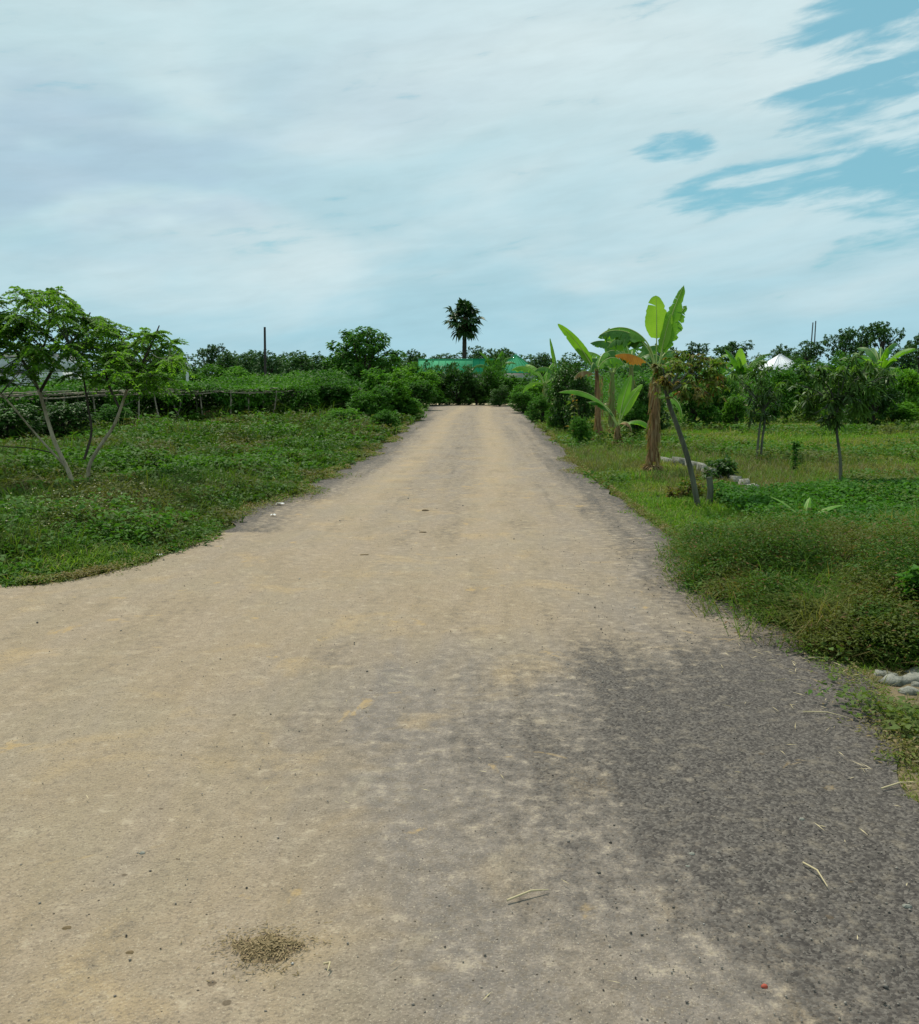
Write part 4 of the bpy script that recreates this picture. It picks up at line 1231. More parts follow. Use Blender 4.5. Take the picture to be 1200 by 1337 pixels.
mango('young mango tree with two close slender stems, the farther one in the field', 990, 603,
      [[(988, 603), (990, 575), (993, 550), (996, 530)], [(993, 603), (995, 575), (999, 550), (997, 535)]],
      [(992, 520, 18, 26, 0), (978, 510, 16, 20, 0.2), (1006, 508, 16, 20, -0.2), (992, 488, 18, 20, 0), (970, 498, 12, 14, 0.3), (1014, 520, 12, 16, 0), (985, 540, 14, 14, 0), (998, 474, 12, 12, 0.1), (962, 512, 10, 12, 0), (1000, 545, 10, 12, 0.1), (1022, 498, 9, 9, 0), (955, 488, 8, 8, 0.1)], 115)
mango('young mango tree with one thin wavy stem, the nearer one in the field', 1097, 645,
      [[(1097, 645), (1098, 615), (1097, 592), (1093, 572), (1092, 550), (1094, 530)]],
      [(1094, 520, 26, 26, 0), (1068, 515, 22, 22, 0.1), (1120, 512, 22, 22, -0.1), (1052, 524, 14, 20, 0.2), (1095, 490, 28, 20, 0), (1130, 528, 14, 20, 0), (1070, 490, 18, 16, -0.1), (1125, 488, 22, 18, 0.2), (1145, 505, 14, 16, 0), (1085, 545, 16, 12, 0), (1060, 542, 10, 12, 0.1), (1110, 470, 16, 12, 0), (1078, 552, 10, 8, 0), (1158, 488, 11, 10, 0), (1040, 500, 10, 10, 0), (1048, 478, 9, 8, 0.1), (1140, 470, 10, 9, 0)], 185)

# ------------------------------------------------------------------ bananas
def banana_leaf(parent, base, az_, elv, L, Wd, curl, mat, tear=0.2, twist=0.0, petiole=0.12, fold=0.25, hang=12.0, name='leaf', label=None, n=34):
    """base in parent space; elv start elevation (rad), curl = total downward turn (rad)"""
    g = Geo()
    Lp = L * petiole
    pts = [np.array(base, float)]; dirs = []
    ang = elv; step = (L + Lp) / n
    for k in range(n):
        u = k / (n - 1)
        ang = elv - curl * u ** 1.4
        d = np.array([math.cos(az_) * math.cos(ang), math.sin(az_) * math.cos(ang), math.sin(ang)])
        dirs.append(d); pts.append(pts[-1] + d * step)
    pts = np.array(pts); dirs.append(dirs[-1]); dirs = np.array(dirs)
    hside = np.array([-math.sin(az_), math.cos(az_), 0.0])
    rad = np.linspace(0.018, 0.003, len(pts)) * (L / 1.1) ** 0.5
    g.tube(pts, rad, 6, mat=1)
    k0 = int(n * petiole / (1 + petiole)) + 1
    vs, fs, along = [], [], []
    nvb = 0
    ntube = g.n
    tw = math.cos(twist), math.sin(twist)
    for sg in (-1, 1):
        torn = False; dz = 0.0
        prev = None
        wj = 1 - np.abs(rng.normal(0, min(0.16, tear * 0.9), n + 2)); wj[rng.random(n + 2) < tear * 0.5] *= 0.78
        for k in range(k0, n):
            u0 = (k - k0) / (n - k0); u1 = (k + 1 - k0) / (n - k0)
            wprof = lambda u: Wd / 2 * (math.sin(math.pi * min(1, u * 0.97 + 0.03) ** 0.75) ** 0.55) * (1 - 0.15 * u)
            if rng.random() < tear or prev is None:
                dz = -abs(rng.normal(0, 0.42)) * min(1, tear * 3); jit = rng.normal(0, 0.06); prev = None
            quad = []
            for kk, u in ((k, u0), (k + 1, u1)):
                up = np.cross(hside, dirs[kk]) * -1
                sv = hside * sg * tw[0] + up * tw[1] * sg
                hg = R(hang) * min(1, 0.35 + 1.2 * u); sv = sv * math.cos(hg) - (up * tw[0] - hside * tw[1]) * math.sin(hg)
                upp = np.cross(sv, dirs[kk]) * -sg
                w = wprof(u) * wj[kk]
                row = []
                for m_ in range(4):
                    f_ = m_ / 3.0
                    row.append(pts[kk] + sv * w * f_ + upp * (fold * w * (f_ - 0.9 * f_ ** 2) * 1.2) + dirs[kk] * w * 0.32 * f_ + np.array([0, 0, 1.0]) * dz * w * f_ ** 1.5 + dirs[kk] * jit * w * f_)
                quad.append((row, kk * step))
            if prev is None:
                ia = [nvb + m_ for m_ in range(4)]; vs.extend(quad[0][0]); along.extend([quad[0][1]] * 4); nvb += 4
            else:
                ia = prev
            ib = [nvb + m_ for m_ in range(4)]; vs.extend(quad[1][0]); along.extend([quad[1][1]] * 4); nvb += 4
            for m_ in range(3): fs.append((ia[m_], ia[m_ + 1], ib[m_ + 1], ib[m_]))
            prev = ib
    g.add(vs, fs, 0)
    o = g.build(name, [mat, M['midrib']], parent, smooth=True)
    al = np.zeros(g.n, np.float32); al[ntube:] = along
    at = o.data.attributes.new('along', 'FLOAT', 'POINT'); at.data.foreach_set('value', al)
    if label: o['label'] = label
    return o


def banana(name, label, base, h, r, stem_m, leaves, lean=(0, 0), skirt=0, group='banana plants beside the road', cat='banana plant'):
    t = thing(name, base, label, cat, group)
    g = Geo()
    zs = np.linspace(-0.01, h, 18)
    cpts = [np.array([lean[0] * (z / h) ** 1.5, lean[1] * (z / h) ** 1.5, z]) for z in zs]
    g.tube(cpts, [r * (1.18 - 0.62 * max(0, z) / h) * (1 + 0.05 * math.sin(k * 2.2)) for k, z in enumerate(zs)], 12)
    g.build('trunk', stem_m, t, smooth=True)
    top = cpts[-1]
    for lf in leaves:
        a_, e_, L, Wd, cu, mt = lf[:6]
        kw = lf[6] if len(lf) > 6 else {}
        dzv = kw.pop('dz', 0.0) if 'dz' in kw else 0.0
        b_ = top + np.array([math.cos(R(a_)) * r * 0.35, math.sin(R(a_)) * r * 0.35, -0.05 + dzv])
        banana_leaf(t, b_, R(a_), R(e_), L, Wd, R(cu), M[mt], **kw)
    if skirt:
        g = Geo(); n = skirt
        a_ = rng.uniform(0, 6.28, n); z = rng.random(n) ** 1.2 * h * 0.93 + 0.03
        rr = r * (1.15 - 0.5 * z / h)
        p = np.stack([rr * np.cos(a_), rr * np.sin(a_), z], 1)
        d = np.stack([np.cos(a_) * 0.25, np.sin(a_) * 0.25, rng.uniform(-1.2, -0.5, n)], 1)
        g.kites(p, d, rng.uniform(0.08, 0.22, n), rng.uniform(0.015, 0.04, n), droop=0.3)
        p2 = p.copy(); p2[:, 2] = rng.random(n) * 0.12
        g.kites(p2, np.stack([np.cos(a_), np.sin(a_), rng.uniform(-0.1, 0.8, n)], 1), rng.uniform(0.06, 0.2, n), 0.03, droop=0.4)
        g.build('dead_sheaths', M['ban_dead'], t)
    return t


# azimuth: 0 = right (+X), 90 = away, 180 = left, 270 = towards the camera
b = G(852, 618); zt = P(852, 478, b.y).z
banana('banana_plant', 'tallest banana plant with bright upright leaves, one orange withered leaf and brown ragged stem', b, zt, 0.070, M['ban_stem'], [
    (100, 88, 0.76, 0.44, 8, 'ban_bright', {'tear': 0.05, 'hang': 4, 'petiole': 0.62}),
    (5, 80, 1.18, 0.34, 14, 'ban_leaf', {'tear': 0.22, 'twist': 0.9, 'petiole': 0.22}),
    (350, 82, 0.62, 0.22, 8, 'ban_bright', {'tear': 0.03, 'twist': 1.0, 'petiole': 0.5}),
    (30, 74, 0.95, 0.34, 30, 'ban_leaf', {'tear': 0.35, 'twist': 1.0, 'petiole': 0.3}),
    (172, 82, 0.95, 0.42, 130, 'ban_leaf', {'tear': 0.42, 'hang': 62, 'petiole': 0.5}),
    (178, 74, 1.0, 0.42, 105, 'ban_deep', {'tear': 0.5, 'hang': 60, 'petiole': 0.3}),
    (150, 80, 0.85, 0.44, 140, 'ban_deep', {'tear': 0.3, 'hang': 60, 'petiole': 0.5}),
    (50, 62, 0.85, 0.34, 130, 'ban_deep', {'tear': 0.3, 'hang': 60}),
    (352, 48, 0.62, 0.30, 130, 'ban_leaf', {'tear': 0.3, 'hang': 60, 'dz': -0.02}),
    (196, 48, 0.62, 0.27, 66, 'ban_orange', {'tear': 0.35, 'hang': 72, 'petiole': 0.36, 'dz': -0.05, 'label': 'orange withered leaf sticking out to the left'}),
    (300, 20, 0.8, 0.14, 120, 'ban_leaf', {'tear': 0.3, 'hang': 40, 'dz': -0.5}),
    (20, 75, 0.22, 0.05, 5, 'ban_dead', {'tear': 0.3, 'hang': 40, 'dz': -0.12, 'label': 'pale cut leaf stub'}),
], lean=(0.02, 0), skirt=420)
b = G(781, 578); zt = P(779, 482, b.y).z
banana('banana_plant', 'banana plant with one broad leaf rising up left and a pinkish brown stem', b, zt, 0.080, M['ban_stem'], [
    (172, 60, 1.35, 0.36, 22, 'ban_leaf', {'tear': 0.03, 'twist': 0.9, 'petiole': 0.15}),
    (150, 66, 1.05, 0.26, 45, 'ban_deep', {'tear': 0.1, 'twist': 0.4}),
    (20, 60, 0.9, 0.36, 120, 'ban_deep', {'tear': 0.35, 'hang': 60}),
    (350, 70, 0.8, 0.36, 140, 'ban_leaf', {'tear': 0.3, 'hang': 65}),
    (60, 66, 1.0, 0.36, 100, 'ban_leaf', {'tear': 0.2, 'hang': 50}),
    (250, 55, 0.7, 0.30, 150, 'ban_deep', {'tear': 0.4, 'hang': 60}),
    (190, 35, 0.6, 0.26, 110, 'ban_dead', {'tear': 0.4, 'hang': 65, 'dz': -0.1}),
], lean=(-0.08, 0), skirt=160)
b = G(806, 584)
banana('banana_plant', 'small banana plant with a long leaf arching left over the grass', b, 0.55, 0.055, M['ban_green'], [
    (178, 64, 1.25, 0.30, 82, 'ban_leaf', {'tear': 0.02, 'petiole': 0.42, 'hang': 58}),
    (40, 80, 1.0, 0.28, 22, 'ban_leaf', {'tear': 0.05, 'twist': 0.8, 'petiole': 0.3}),
    (15, 72, 0.9, 0.26, 30, 'ban_bright', {'tear': 0.05, 'twist': 0.9, 'petiole': 0.3}),
    (5, 55, 0.8, 0.24, 140, 'ban_leaf', {'tear': 0.1, 'petiole': 0.35, 'dz': -0.15, 'hang': 55}),
    (165, 75, 0.8, 0.28, 90, 'ban_deep', {'tear': 0.2, 'petiole': 0.3, 'hang': 55}),
    (300, 40, 0.6, 0.16, 130, 'ban_dead', {'tear': 0.3, 'hang': 60}),
], skirt=110)
b = G(822, 574)
banana('banana_plant', 'banana plant with dark torn leaves just behind the tallest one', b, P(820, 478, b.y).z, 0.10, M['ban_green'], [
    (150, 76, 1.2, 0.5, 100, 'ban_deep', {'tear': 0.3, 'hang': 55}), (185, 70, 1.3, 0.5, 95, 'ban_deep', {'tear': 0.3, 'hang': 60}),
    (120, 80, 1.2, 0.46, 60, 'ban_leaf', {'tear': 0.3, 'hang': 40}), (20, 70, 1.2, 0.44, 110, 'ban_deep', {'tear': 0.3, 'hang': 60}),
    (215, 60, 1.2, 0.46, 120, 'ban_deep', {'tear': 0.3, 'hang': 60}), (80, 60, 1.2, 0.44, 110, 'ban_deep', {'tear': 0.3, 'hang': 50}),
    (260, 55, 1.0, 0.40, 130, 'ban_deep', {'tear': 0.35, 'hang': 55}), (340, 60, 1.0, 0.40, 130, 'ban_deep', {'tear': 0.35, 'hang': 60}),
], skirt=60)
b = G(798, 566)
banana('banana_plant', 'banana plant with split arching leaves between the pinkish stem and the tallest plant', b, P(798, 486, b.y).z, 0.10, M['ban_green'], [
    (160, 70, 1.2, 0.46, 95, 'ban_leaf', {'tear': 0.3, 'hang': 50}), (100, 84, 1.3, 0.46, 25, 'ban_leaf', {'tear': 0.2, 'hang': 15}),
    (25, 72, 1.2, 0.44, 80, 'ban_leaf', {'tear': 0.3, 'hang': 45}), (200, 62, 1.1, 0.44, 110, 'ban_deep', {'tear': 0.35, 'hang': 60}),
    (330, 55, 1.0, 0.40, 120, 'ban_deep', {'tear': 0.35, 'hang': 60}), (60, 60, 1.1, 0.44, 110, 'ban_deep', {'tear': 0.3, 'hang': 50})], skirt=60)
b = G(711, 546)
banana('banana_plant', 'far banana plant with a drooping pale frond near the road end', b, P(711, 500, b.y).z, 0.13, M['ban_green'], [
    (180, 66, 1.5, 0.60, 105, 'ban_leaf', {'tear': 0.3, 'hang': 55, 'petiole': 0.2}), (200, 20, 1.1, 0.45, 100, 'ban_bright', {'tear': 0.2, 'hang': 50}),
    (30, 60, 1.4, 0.55, 100, 'ban_deep', {'tear': 0.2, 'hang': 50}), (60, 75, 1.4, 0.5, 80, 'ban_leaf', {'tear': 0.2, 'hang': 40}),
    (330, 45, 1.3, 0.5, 110, 'ban_leaf', {'tear': 0.2, 'hang': 50}), (140, 72, 1.3, 0.5, 80, 'ban_leaf', {'tear': 0.2, 'hang': 40}),
], skirt=40)
b = G(728, 549)
banana('banana_plant', 'far banana plant with one narrow upright leaf left of the dark glossy bush', b, P(728, 492, b.y).z, 0.11, M['ban_green'], [
    (165, 82, 1.45, 0.42, 8, 'ban_leaf', {'tear': 0.05, 'twist': 0.6}), (60, 70, 1.2, 0.5, 100, 'ban_deep', {'tear': 0.2, 'hang': 50}),
    (300, 55, 1.1, 0.5, 110, 'ban_deep', {'tear': 0.2, 'hang': 50}), (200, 60, 1.1, 0.5, 110, 'ban_deep', {'tear': 0.2, 'hang': 50})], skirt=30)
# sucker in the weeds, near right
b = G(1050, 688)
banana('banana_sucker', 'young banana sucker with two spread leaves low in the weeds', b, 0.10, 0.03, M['ban_green'], [
    (168, 52, 0.40, 0.13, 35, 'ban_leaf', {'tear': 0.0}), (8, 40, 0.42, 0.14, 40, 'ban_leaf', {'tear': 0.0}),
    (60, 65, 0.30, 0.08, 40, 'ban_leaf', {'tear': 0.0}), (300, 25, 0.28, 0.09, 60, 'ban_leaf', {'tear': 0.0})], group=None, cat='banana plant')
# distant bananas in the right scrub
for x_, Y_, top, lab in [(968, 42, 452, 'far banana plant with one yellow green leaf left of the white roof'),
                         (936, 48, 462, 'far banana plant above the leaning stem'),
                         (1148, 46, 440, 'wide palm like banana clump at the right skyline'),
                         (1190, 40, 470, 'banana clump cut by the right edge of the view'),
                         (646, 78, 458, 'banana clump rising between the two green roofs')]:
    bb = P(x_, 498, Y_); bb.z = 0; H_ = P(x_, top, Y_).z; s_ = H_ / 2.9
    lv = []
    for k in range(9):
        lv.append(((k * 137 + x_) % 360, 48 + 40 * rng.random(), 1.5 * s_, 0.45 * s_, 40 + 70 * rng.random(), ('ban_deep', 'ban_leaf', 'ban_deep')[k % 3], {'tear': 0.25, 'n': 16, 'hang': 45}))
    if x_ == 968: lv.append((100, 86, 1.25, 0.62, 8, 'ban_bright', {'tear': 0.0, 'n': 16}))
    banana('banana_plant', lab, bb, H_ * 0.55, 0.15, M['ban_green'], lv, skirt=20, group='banana plants far off')

# ------------------------------------------------------------------ right-hand shrubs
SR = [
    ('dark glossy columnar bush beside the road left of the banana plants', 738, 563, 462, 58, 'bush', 'dark_leaf'),
    ('dark glossy bush behind the broad banana leaf', 757, 566, 468, 46, 'bush2', 'dark_leaf'),
    ('round green bush on the verge under the far banana plant', 708, 552, 512, 46, 'bush2', 'mid_leaf'),
    ('light green grassy bush in front of the dark glossy bush', 722, 562, 535, 30, 'upright', 'bright_leaf'),
    ('small leafy bush at the foot of the pinkish banana stem', 757, 581, 540, 34, 'bush', 'mid_leaf'),
    ('low bush between the small banana and the tallest banana', 828, 575, 520, 50, 'bush2', 'mid_leaf'),
    ('dark bush behind the stem of the tallest banana', 845, 568, 486, 60, 'bush', 'dark_leaf'),
    ('green shrub behind the leaning stem', 905, 560, 480, 70, 'bush', 'mid_leaf'),
    ('shrub with pale tips between the leaning stem and the mango trees', 940, 558, 470, 60, 'bush2', 'mid_leaf'),
    ('green shrub below the white roof', 1012, 552, 472, 66, 'bush', 'mid_leaf'),
    ('dark shrub right of the white roof', 1052, 550, 462, 74, 'bush2', 'mid_leaf'),
    ('broad shrub behind the nearer mango tree', 1098, 553, 464, 84, 'bush', 'mid_leaf'),
    ('dark rounded shrub right of the nearer mango tree', 1138, 560, 472, 76, 'bush2', 'dark_leaf'),
    ('bright shrub near the right edge of the field', 1178, 550, 474, 66, 'bush', 'bright_leaf'),
    ('low bright bush at the right edge behind the field grass', 1165, 552, 516, 70, 'bush2', 'bright_leaf'),
    ('light shrub at the back of the field left of the far mango', 960, 560, 510, 40, 'bush', 'bright_leaf'),
    ('tall grey green shrub above the dark shrub row', 1082, 540, 452, 64, 'bush2', 'mid_leaf'),
]
for lab, x_, b_, t_, w_, key, mt in SR:
    plant('shrub', lab, 'shrub', x_, b_, t_, w_, key, mt, group='shrubs right of the road')

# narrow leafy sapling in the field
def sapling(label, bx, by, top, wpx, mat, n=70, L=0.06, W_=0.03, cat='plant', name='sapling'):
    b = G(bx, by); h = P(bx, top, b.y).z; w = wpx * b.y / 1200 / 2
    t = thing(name, b, label, cat)
    g = Geo(); g.tube([(0, 0, -0.01), (0.01, 0, h * 0.5), (0, 0.01, h * 0.95)], [0.010, 0.007, 0.003], 6); g.build('stem', M['bark_grey'], t)
    g = Geo(); z = rng.uniform(0.12, 1, n) * h; a_ = rng.uniform(0, 6.28, n); r_ = rng.random(n) * w * 0.6
    for k in range(4):
        g.kites(np.stack([r_ * np.cos(a_ + k), r_ * np.sin(a_ + k), z], 1), rdir(n, -0.3, 0.6), L * rng.uniform(0.7, 1.3, n), W_, droop=0.3)
    g.build('foliage', M[mat], t)
    return t


sapling('narrow leafy sapling between the two mango trees', 1037, 618, 576, 18, 'mid_leaf', 60, 0.07, 0.035)
sapling('broad leaved weed on the verge left of the pinkish banana stem', 749, 578, 508, 18, 'dry_leaf', 16, 0.12, 0.07)
sapling('tall broad leaved plant with pale leaves at the right edge above the weed heap', 1196, 838, 742, 60, 'bright_leaf', 34, 0.09, 0.06)
sapling('small broad leaved plant on top of the weed heap', 1122, 790, 735, 40, 'mid_leaf', 18, 0.08, 0.045)

# ------------------------------------------------------------------ leaning tree with drooping yellowing leaves
def leaning_tree():
    base = G(911, 664); Y = base.y; o0 = np.array(base)
    t = thing('leaning_tree', base, 'thin grey stem leaning left with drooping yellow brown leaves', 'tree')
    def pt(x_, y_, dy=0.0): return np.array(P(x_, y_, Y + dy)) - o0
    raw = np.array([pt(912, 668), pt(905, 625), pt(896, 590), pt(884, 555), pt(874, 530), pt(869, 508)]); raw[0][2] = -0.02
    tt = np.linspace(0, 5, 18); sm = np.stack([np.interp(tt, range(6), raw[:, c]) for c in range(3)], 1)
    for _ in range(2): sm[1:-1] = (sm[:-2] + 2 * sm[1:-1] + sm[2:]) / 4
    g = Geo(); g.tube(sm, np.linspace(0.036, 0.024, 18), 9); g.build('trunk', M['bark_grey'], t, smooth=True)
    g, gb = Geo(), Geo()
    ends = [(862, 480, 0.1), (885, 478, -0.1), (905, 488, 0.3), (925, 492, 0.2), (938, 500, 0.3), (900, 510, -0.3), (885, 500, 0.3), (868, 500, -0.2), (928, 515, 0), (912, 470, 0.2), (880, 470, 0.3), (938, 478, 0.3)]
    for e in ends:
        c = pt(*e); m_ = (sm[-1] + c) / 2 + [0, 0, 0.12]
        gb.tube([sm[-2], m_, c], [0.015, 0.010, 0.005], 6)
        n = 13
        cc_ = c + rng.normal(0, 0.055, (n, 3))
        p = np.repeat(cc_, 9, 0)
        g.kites(p, rdir(len(p), -0.8, 0.5), 0.095 * rng.uniform(0.6, 1.2, len(p)), 0.034, droop=0.35)
    cr = g.build('crown', M['dry_leaf'], t); gb.build('branches', M['bark_grey'], cr)


leaning_tree()
# short stump beside it
b = G(926, 660); g = Geo(); g.tube([(0, 0, -0.01), (0.01, 0, 0.2), (-0.01, 0.01, 0.36)], [0.045, 0.04, 0.038], 10)
o = g.build('stump', M['bark_grey'], smooth=False); o.location = b
tag(o, 'short grey wooden stump beside the foot of the leaning stem', 'stump')
g = Geo(); bl = [(0, 0, 0.16, 0.20, 0.18, 0.14), (-0.16, 0.05, 0.12, 0.12, 0.12, 0.10), (0.14, 0.2, 0.2, 0.16, 0.14, 0.12)]
t = thing('shrub', G(898, 655), 'low brownish shrublet around the foot of the leaning stem', 'shrub')
crown(g, bl, 130, 8, 0.055, 0.028); g.build('crown', M['dry_leaf'], t)
g = Geo(); g.tube([(0, 0, 0), (0, 0, 0.2)], [0.01, 0.005], 5); g.build('trunk', M['bark_grey'], t)
t = thing('shrub', G(935, 632), 'dark leafy shrublet right of the leaning stem by the pale kerb', 'shrub')
g = Geo(); crown(g, [(0, 0, 0.2, 0.25, 0.2, 0.16), (0.15, 0, 0.26, 0.16, 0.16, 0.12)], 110, 8, 0.075, 0.035); g.build('crown', M['dark_leaf'], t)
g = Geo(); g.tube([(0, 0, 0), (0, 0, 0.2)], [0.01, 0.005], 5); g.build('trunk', M['bark_grey'], t)

# ------------------------------------------------------------------ broken pale kerb running beside the road, and rubble
line = [(872, 604), (905, 612), (928, 622), (950, 631), (972, 640), (992, 650)]
t = thing('kerb', G(872, 604), 'line of broken pale concrete blocks half sunk in the meadow grass', 'kerb')
o0 = np.array(t.location)
for k in range(len(line) - 1):
    for s in np.linspace(0, 1, 3)[:-1]:
        a_, b_ = G(*line[k]), G(*line[k + 1]); c = a_ + (b_ - a_) * s
        ln = (b_ - a_).length * 0.42
        g = Geo(); rz = math.atan2(b_.y - a_.y, b_.x - a_.x) + rng.normal(0, 0.12)
        g.box(np.array(c) - o0 + [0, 0, 0.05 + rng.normal(0, 0.02)], (ln * rng.uniform(0.6, 1.0), 0.15, 0.16), rz, jitter=0.012, top=0.93); g.build('block', M['concrete'], t)
g = Geo()
def rock(g, c, r, sq=0.6, mat=0, nseg=8):
    th = np.linspace(0, 2 * math.pi, nseg + 1)[:-1]; rings = []
    for z, rr in ((-0.2, 0.9), (0.35, 1.0), (0.85, 0.62)):
        rings.append(np.stack([rr * r * np.cos(th) * rng.uniform(0.68, 1.3, nseg), rr * r * 0.8 * np.sin(th) * rng.uniform(0.68, 1.3, nseg), np.full(nseg, z * r * sq) * rng.uniform(0.7, 1.25, nseg)], 1))
    V = np.concatenate(rings + [[[0, 0, r * sq * 1.0]]]) + c
    F = [(a * nseg + q, a * nseg + (q + 1) % nseg, (a + 1) * nseg + (q + 1) % nseg, (a + 1) * nseg + q) for a in range(2) for q in range(nseg)]
    g.add(V, F, mat)
    g.f.append((np.array([(2 * nseg + q, 2 * nseg + (q + 1) % nseg, 3 * nseg) for q in range(nseg)], np.int32) + g.n - len(V), mat))


stones = [(1150, 882, 0.045, 'small pale broken stone left of the concrete rubble slab'), (1168, 893, 0.07, 'pale broken stone at the left tip of the rubble slab'),
          (1188, 906, 0.06, 'pale broken stone below the rubble slab edge')]
for x_, y_, r_, lab in stones:
    g = Geo(); rock(g, (0, 0, 0), r_); o = g.build('stone', M['concrete']); o.location = G(x_, y_); tag(o, lab, 'stone', 'pale broken stones at the near right verge')
g = Geo()
for cx_, cy_, rr_ in ((0, 0, 0.085), (0.13, -0.05, 0.09), (0.10, 0.09, 0.10), (-0.10, 0.07, 0.05), (0.24, 0.02, 0.10), (-0.03, -0.08, 0.04), (0.05, -0.12, 0.035), (0.22, 0.14, 0.08)):
    rock(g, (cx_, cy_, 0.005), rr_, 0.42, nseg=7)
o = g.build('rubble_slab', M['concrete']); o.location = G(1196, 890); tag(o, 'broken pale concrete slab in the soil at the right edge of the road', 'slab')

# ------------------------------------------------------------------ on the road: gravel, straw, litter, clods
gg = Geo(); N = 20000
r_ = 1.9 * (16 / 1.9) ** rng.random(N); a = R(1) * rng.uniform(-30, 30, N)
X, Yv = r_ * np.sin(a), r_ * np.cos(a)
ok = (X > xl(Yv)) & (X < xr(Yv) + 0.1); X, Yv = X[ok], Yv[ok]
w8 = 0.10 + 0.90 * np.clip((X - 0.1) / 1.1, 0, 1) * np.clip((9.5 - Yv) / 4, 0.12, 1); ok = rng.random(len(X)) < w8; X, Yv = X[ok], Yv[ok]
sz = np.exp(rng.normal(-6.0, 0.45, len(X))) * np.clip(np.hypot(X, Yv) / 5, 0.85, 1.5)
oc = np.array([(1, 0, 0), (0, 1, 0), (-1, 0, 0), (0, -1, 0), (0, 0, 0.8), (0, 0, -0.6)])
V = oc[None] * rng.uniform(0.6, 1.25, (len(X), 6, 1)) * sz[:, None, None]
th = rng.uniform(0, 6.28, len(X)); c_, s_ = np.cos(th)[:, None], np.sin(th)[:, None]
V = np.stack([V[..., 0] * c_ - V[..., 1] * s_, V[..., 0] * s_ + V[..., 1] * c_, V[..., 2]], -1) + np.stack([X, Yv, 0.016 + sz * 0.30], 1)[:, None]
k = (np.arange(len(X)) * 6)[:, None, None]
F = np.array([(0, 1, 4), (1, 2, 4), (2, 3, 4), (3, 0, 4), (1, 0, 5), (2, 1, 5), (3, 2, 5), (0, 3, 5)])[None] + k
gg.add(V.reshape(-1, 3), F.reshape(-1, 3))
m, t_ = new_mat('pebble_mix'); geo = t_.n('ShaderNodeNewGeometry')
rp = geo.outputs['Random Per Island']
c = t_.mix(rp, (0.10, 0.086, 0.073), (0.28, 0.25, 0.215)); c = t_.mix(t_.ramp(rp, 0.985, 0.988), c, (0.45, 0.43, 0.40)); c = t_.mix(t_.ramp(t_.math('FRACT', t_.math('MULTIPLY', rp, 31.3)), 0.88, 0.89), c, (0.05, 0.042, 0.034))
pr = t_.n('ShaderNodeBsdfPrincipled', {'Base Color': c, 'Roughness': 0.85}); t_.n('ShaderNodeOutputMaterial', {'Surface': pr.outputs[0]})
tag(gg.build('gravel', m), 'loose pebbles and crumbs scattered over the dusty road', 'gravel', kind='stuff')

# loose dry straws near the right verge
gs = Geo()
n = 200
q = np.stack([rng.normal(1.75, 0.22, n), rng.uniform(2.4, 5.6, n), np.full(n, 0.03)], 1)
q[:, 0] = np.minimum(q[:, 0], xr(q[:, 1]) + 0.5)
gs.kites(q, rdir(n, -0.02, 0.12), rng.uniform(0.03, 0.10, n), 0.0035, droop=0.02)
n = 60
q = np.stack([rng.uniform(-1.5, 1.5, n), rng.uniform(2.1, 6, n), np.full(n, 0.030)], 1)
gs.kites(q, rdir(n, -0.02, 0.05), rng.uniform(0.02, 0.05, n), 0.003, droop=0.02)
tag(gs.build('straw', M['straw']), 'scraps of dry straw strewn along the near right road edge', 'straw', kind='stuff')


def straw(label, x0, y0, x1, y1):
    a_, b_ = G(x0, y0), G(x1, y1); g = Geo(); d = b_ - a_
    m_ = a_ + d * 0.5 + Vector((0.01, 0.01, 0.006))
    g.tube([Vector((0, 0, 0.026)), m_ - a_ + Vector((0, 0, 0.028)), d + Vector((0, 0, 0.026))], [0.0032, 0.003, 0.0015], 6)
    o = g.build('dry_stalk', M['straw']); o.location = a_; tag(o, label, 'dry stalk', 'dry stalks lying on the road')


straw('pale dry stalk lying at the edge of the weed heap', 1048, 866, 1085, 867)
straw('dry stalk lying across the dark asphalt at the right', 1048, 1136, 1080, 1168)
straw('bent dry stalk on the grey road right of the middle', 662, 1186, 716, 1172)
straw('thin dry stalk near the right verge below the rubble', 1048, 936, 1108, 944)
straw('pale dry stalk at the right edge on the dark asphalt', 1150, 1038, 1196, 1030)
straw('short pale stalk on the dust right of the straw tuft', 423, 1270, 428, 1280)

# dried mud and grass patch sunk in the dust, near left
c0 = G(348, 1246)
o = thing('dry_tuft', c0, 'flattened brown tuft of dead grass and soil on the dusty road', 'dead grass')
g = Geo(); n = 1500
rr = np.abs(rng.normal(0, 0.62, n)); a_ = rng.uniform(0, 6.28, n)
q = np.stack([0.115 * rr * np.cos(a_) * (1 + 0.25 * np.sin(3 * a_)), 0.085 * rr * np.sin(a_), 0.019 + 0.010 * np.clip(1 - rr, 0, 1)], 1)
g.kites(q, rdir(n, -0.15, 0.3), rng.uniform(0.006, 0.024, n), 0.0035, droop=0.1)
M['tuft'] = leaf_mat('dead_tuft_fibres', (0.13, 0.10, 0.045), (0.32, 0.24, 0.13), trans=0.0)
M['tuft_soil'] = plain_mat('tuft_soil', (0.30, 0.22, 0.13), (0.17, 0.12, 0.07), 30, 0.95, 0.8)
g.build('fibres', M['tuft'], o)
g = Geo(); th = np.linspace(0, 2 * math.pi, 25)[:-1]
rg = lambda f, z: np.stack([0.100 * f * np.cos(th) * (1 + 0.2 * np.sin(3 * th) + 0.08 * np.sin(7 * th)), 0.075 * f * np.sin(th) * (1 + 0.1 * np.sin(5 * th)), np.full(24, z)], 1)
V = np.concatenate([rg(1.0, 0.010), rg(0.75, 0.020), rg(0.4, 0.022), [[0, 0, 0.023]]])
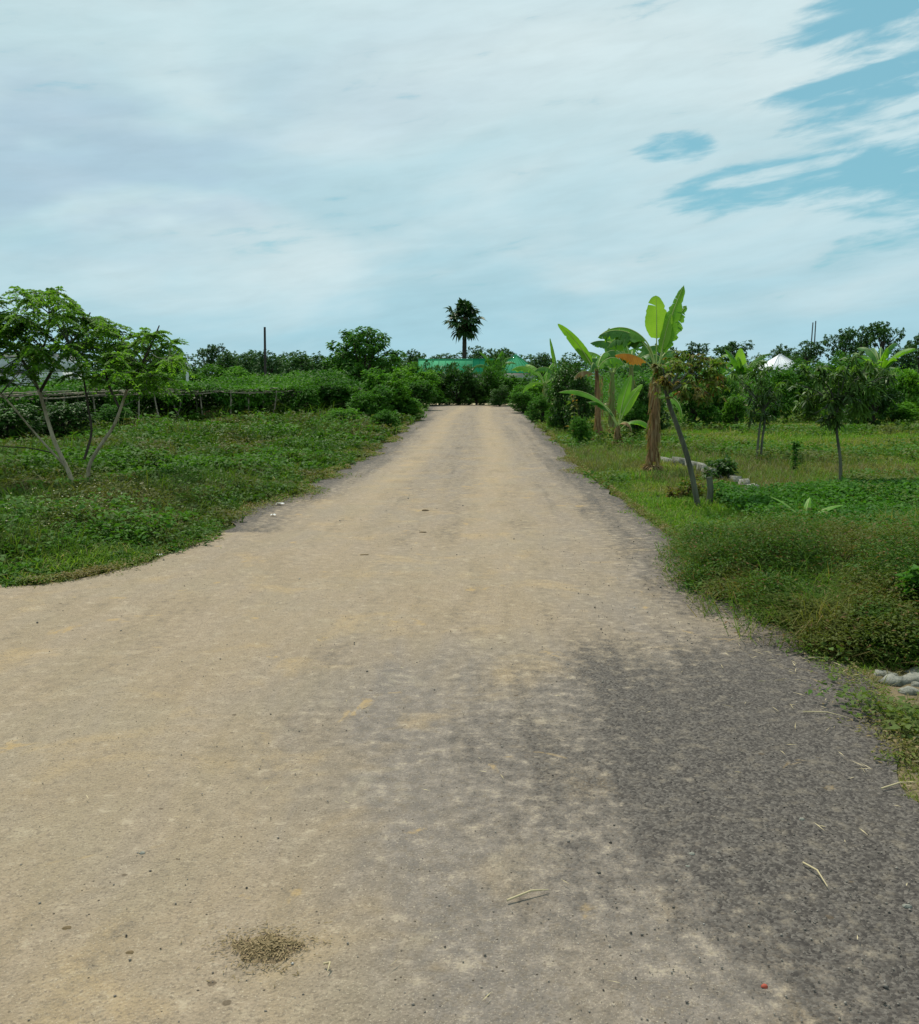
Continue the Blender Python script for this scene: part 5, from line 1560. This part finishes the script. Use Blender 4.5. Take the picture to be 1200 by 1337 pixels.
g.add(V, [(a * 24 + q_, a * 24 + (q_ + 1) % 24, (a + 1) * 24 + (q_ + 1) % 24, (a + 1) * 24 + q_) for a in range(2) for q_ in range(24)])
g.f.append((np.array([(48 + q_, 48 + (q_ + 1) % 24, 72) for q_ in range(24)], np.int32), 0))
g.build('soil', M['tuft_soil'], o, smooth=True)

clods = [(555, 668, 0.05, 'flat dark clod lying in the middle of the road ahead'), (552, 697, 0.045, 'dark clod just nearer than the flat clod in mid road'),
         (475, 727, 0.045, 'brown clod left of the middle of the road'), (680, 682, 0.03, 'dark clod on the right wheel track'),
         (752, 619, 0.05, 'dark clod near the right road edge farthest off'), (765, 694, 0.035, 'dark clod near the right edge in front of the tallest banana'),
         (88, 1218, 0.016, 'dark crumb of soil in the near left dust'), (170, 1250, 0.014, 'flat dark crumb left of the brown tuft')]
for x_, y_, r_, lab in clods:
    g = Geo(); rock(g, (0, 0, 0.012), r_, 0.28); o = g.build('clod', M['bark_soil']); o.location = G(x_, y_); tag(o, lab, 'clod', 'dark clods lying on the road')
pale = [(1047, 1075, 0.011, 'pale square pebble on the dark asphalt'), (903, 1121, 0.011, 'pale pebble on the grey asphalt right of the middle'), (898, 1137, 0.009, 'smaller pale pebble just below its pale neighbour'),
        (1184, 1190, 0.013, 'grey pebble near the lower right edge'), (186, 1120, 0.011, 'light pebble on the near left dust')]
for x_, y_, r_, lab in pale:
    g = Geo(); rock(g, (0, 0, 0.014), r_, 0.6); o = g.build('pebble', M['concrete']); o.location = G(x_, y_); tag(o, lab, 'pebble', 'pale pebbles on the road')
g = Geo(); rock(g, (0, 0, 0.014), 0.009, 0.7); o = g.build('brick_chip', M['brick']); o.location = G(998, 1295); tag(o, 'small red brick chip on the road near the bottom right', 'brick chip')

lit = [(205, 729, 0.07, 'crumpled white scrap of paper at the left road edge nearest the camera'), (366, 661, 0.075, 'white scrap of litter on the grey left shoulder of the road'), (357, 676, 0.045, 'smaller pale scrap just nearer than the white litter on the shoulder')]
for x_, y_, s_, lab in lit:
    g = Geo(); n = 5
    gv = []
    for iy in range(n):
        for ix in range(n):
            gv.append(((ix / 4 - 0.5) * s_ * 1.3, (iy / 4 - 0.5) * s_, 0.024 + 0.016 * abs(math.sin(ix * 2.3 + iy * 1.7)) + rng.random() * 0.006))
    g.add(gv, [(iy * n + ix, iy * n + ix + 1, iy * n + n + ix + 1, iy * n + n + ix) for iy in range(4) for ix in range(4)])
    o = g.build('paper_scrap', M['litter']); o.location = G(x_, y_); tag(o, lab, 'litter', 'white litter on the road edge')

# ------------------------------------------------------------------ air
HAZE = False
if HAZE:
    g = Geo(); g.box((0, 170, 19), (760, 420, 40))
    m, t_ = new_mat('thin_air_haze')
    pv = t_.n('ShaderNodeVolumePrincipled', {'Color': (0.75, 0.88, 0.95, 1), 'Density': 0.0009, 'Anisotropy': 0.2})
    t_.n('ShaderNodeOutputMaterial', {'Volume': pv.outputs[0]})
    tag(g.build('haze', m), 'faint pale blue haze over the whole view', 'haze', kind='stuff')
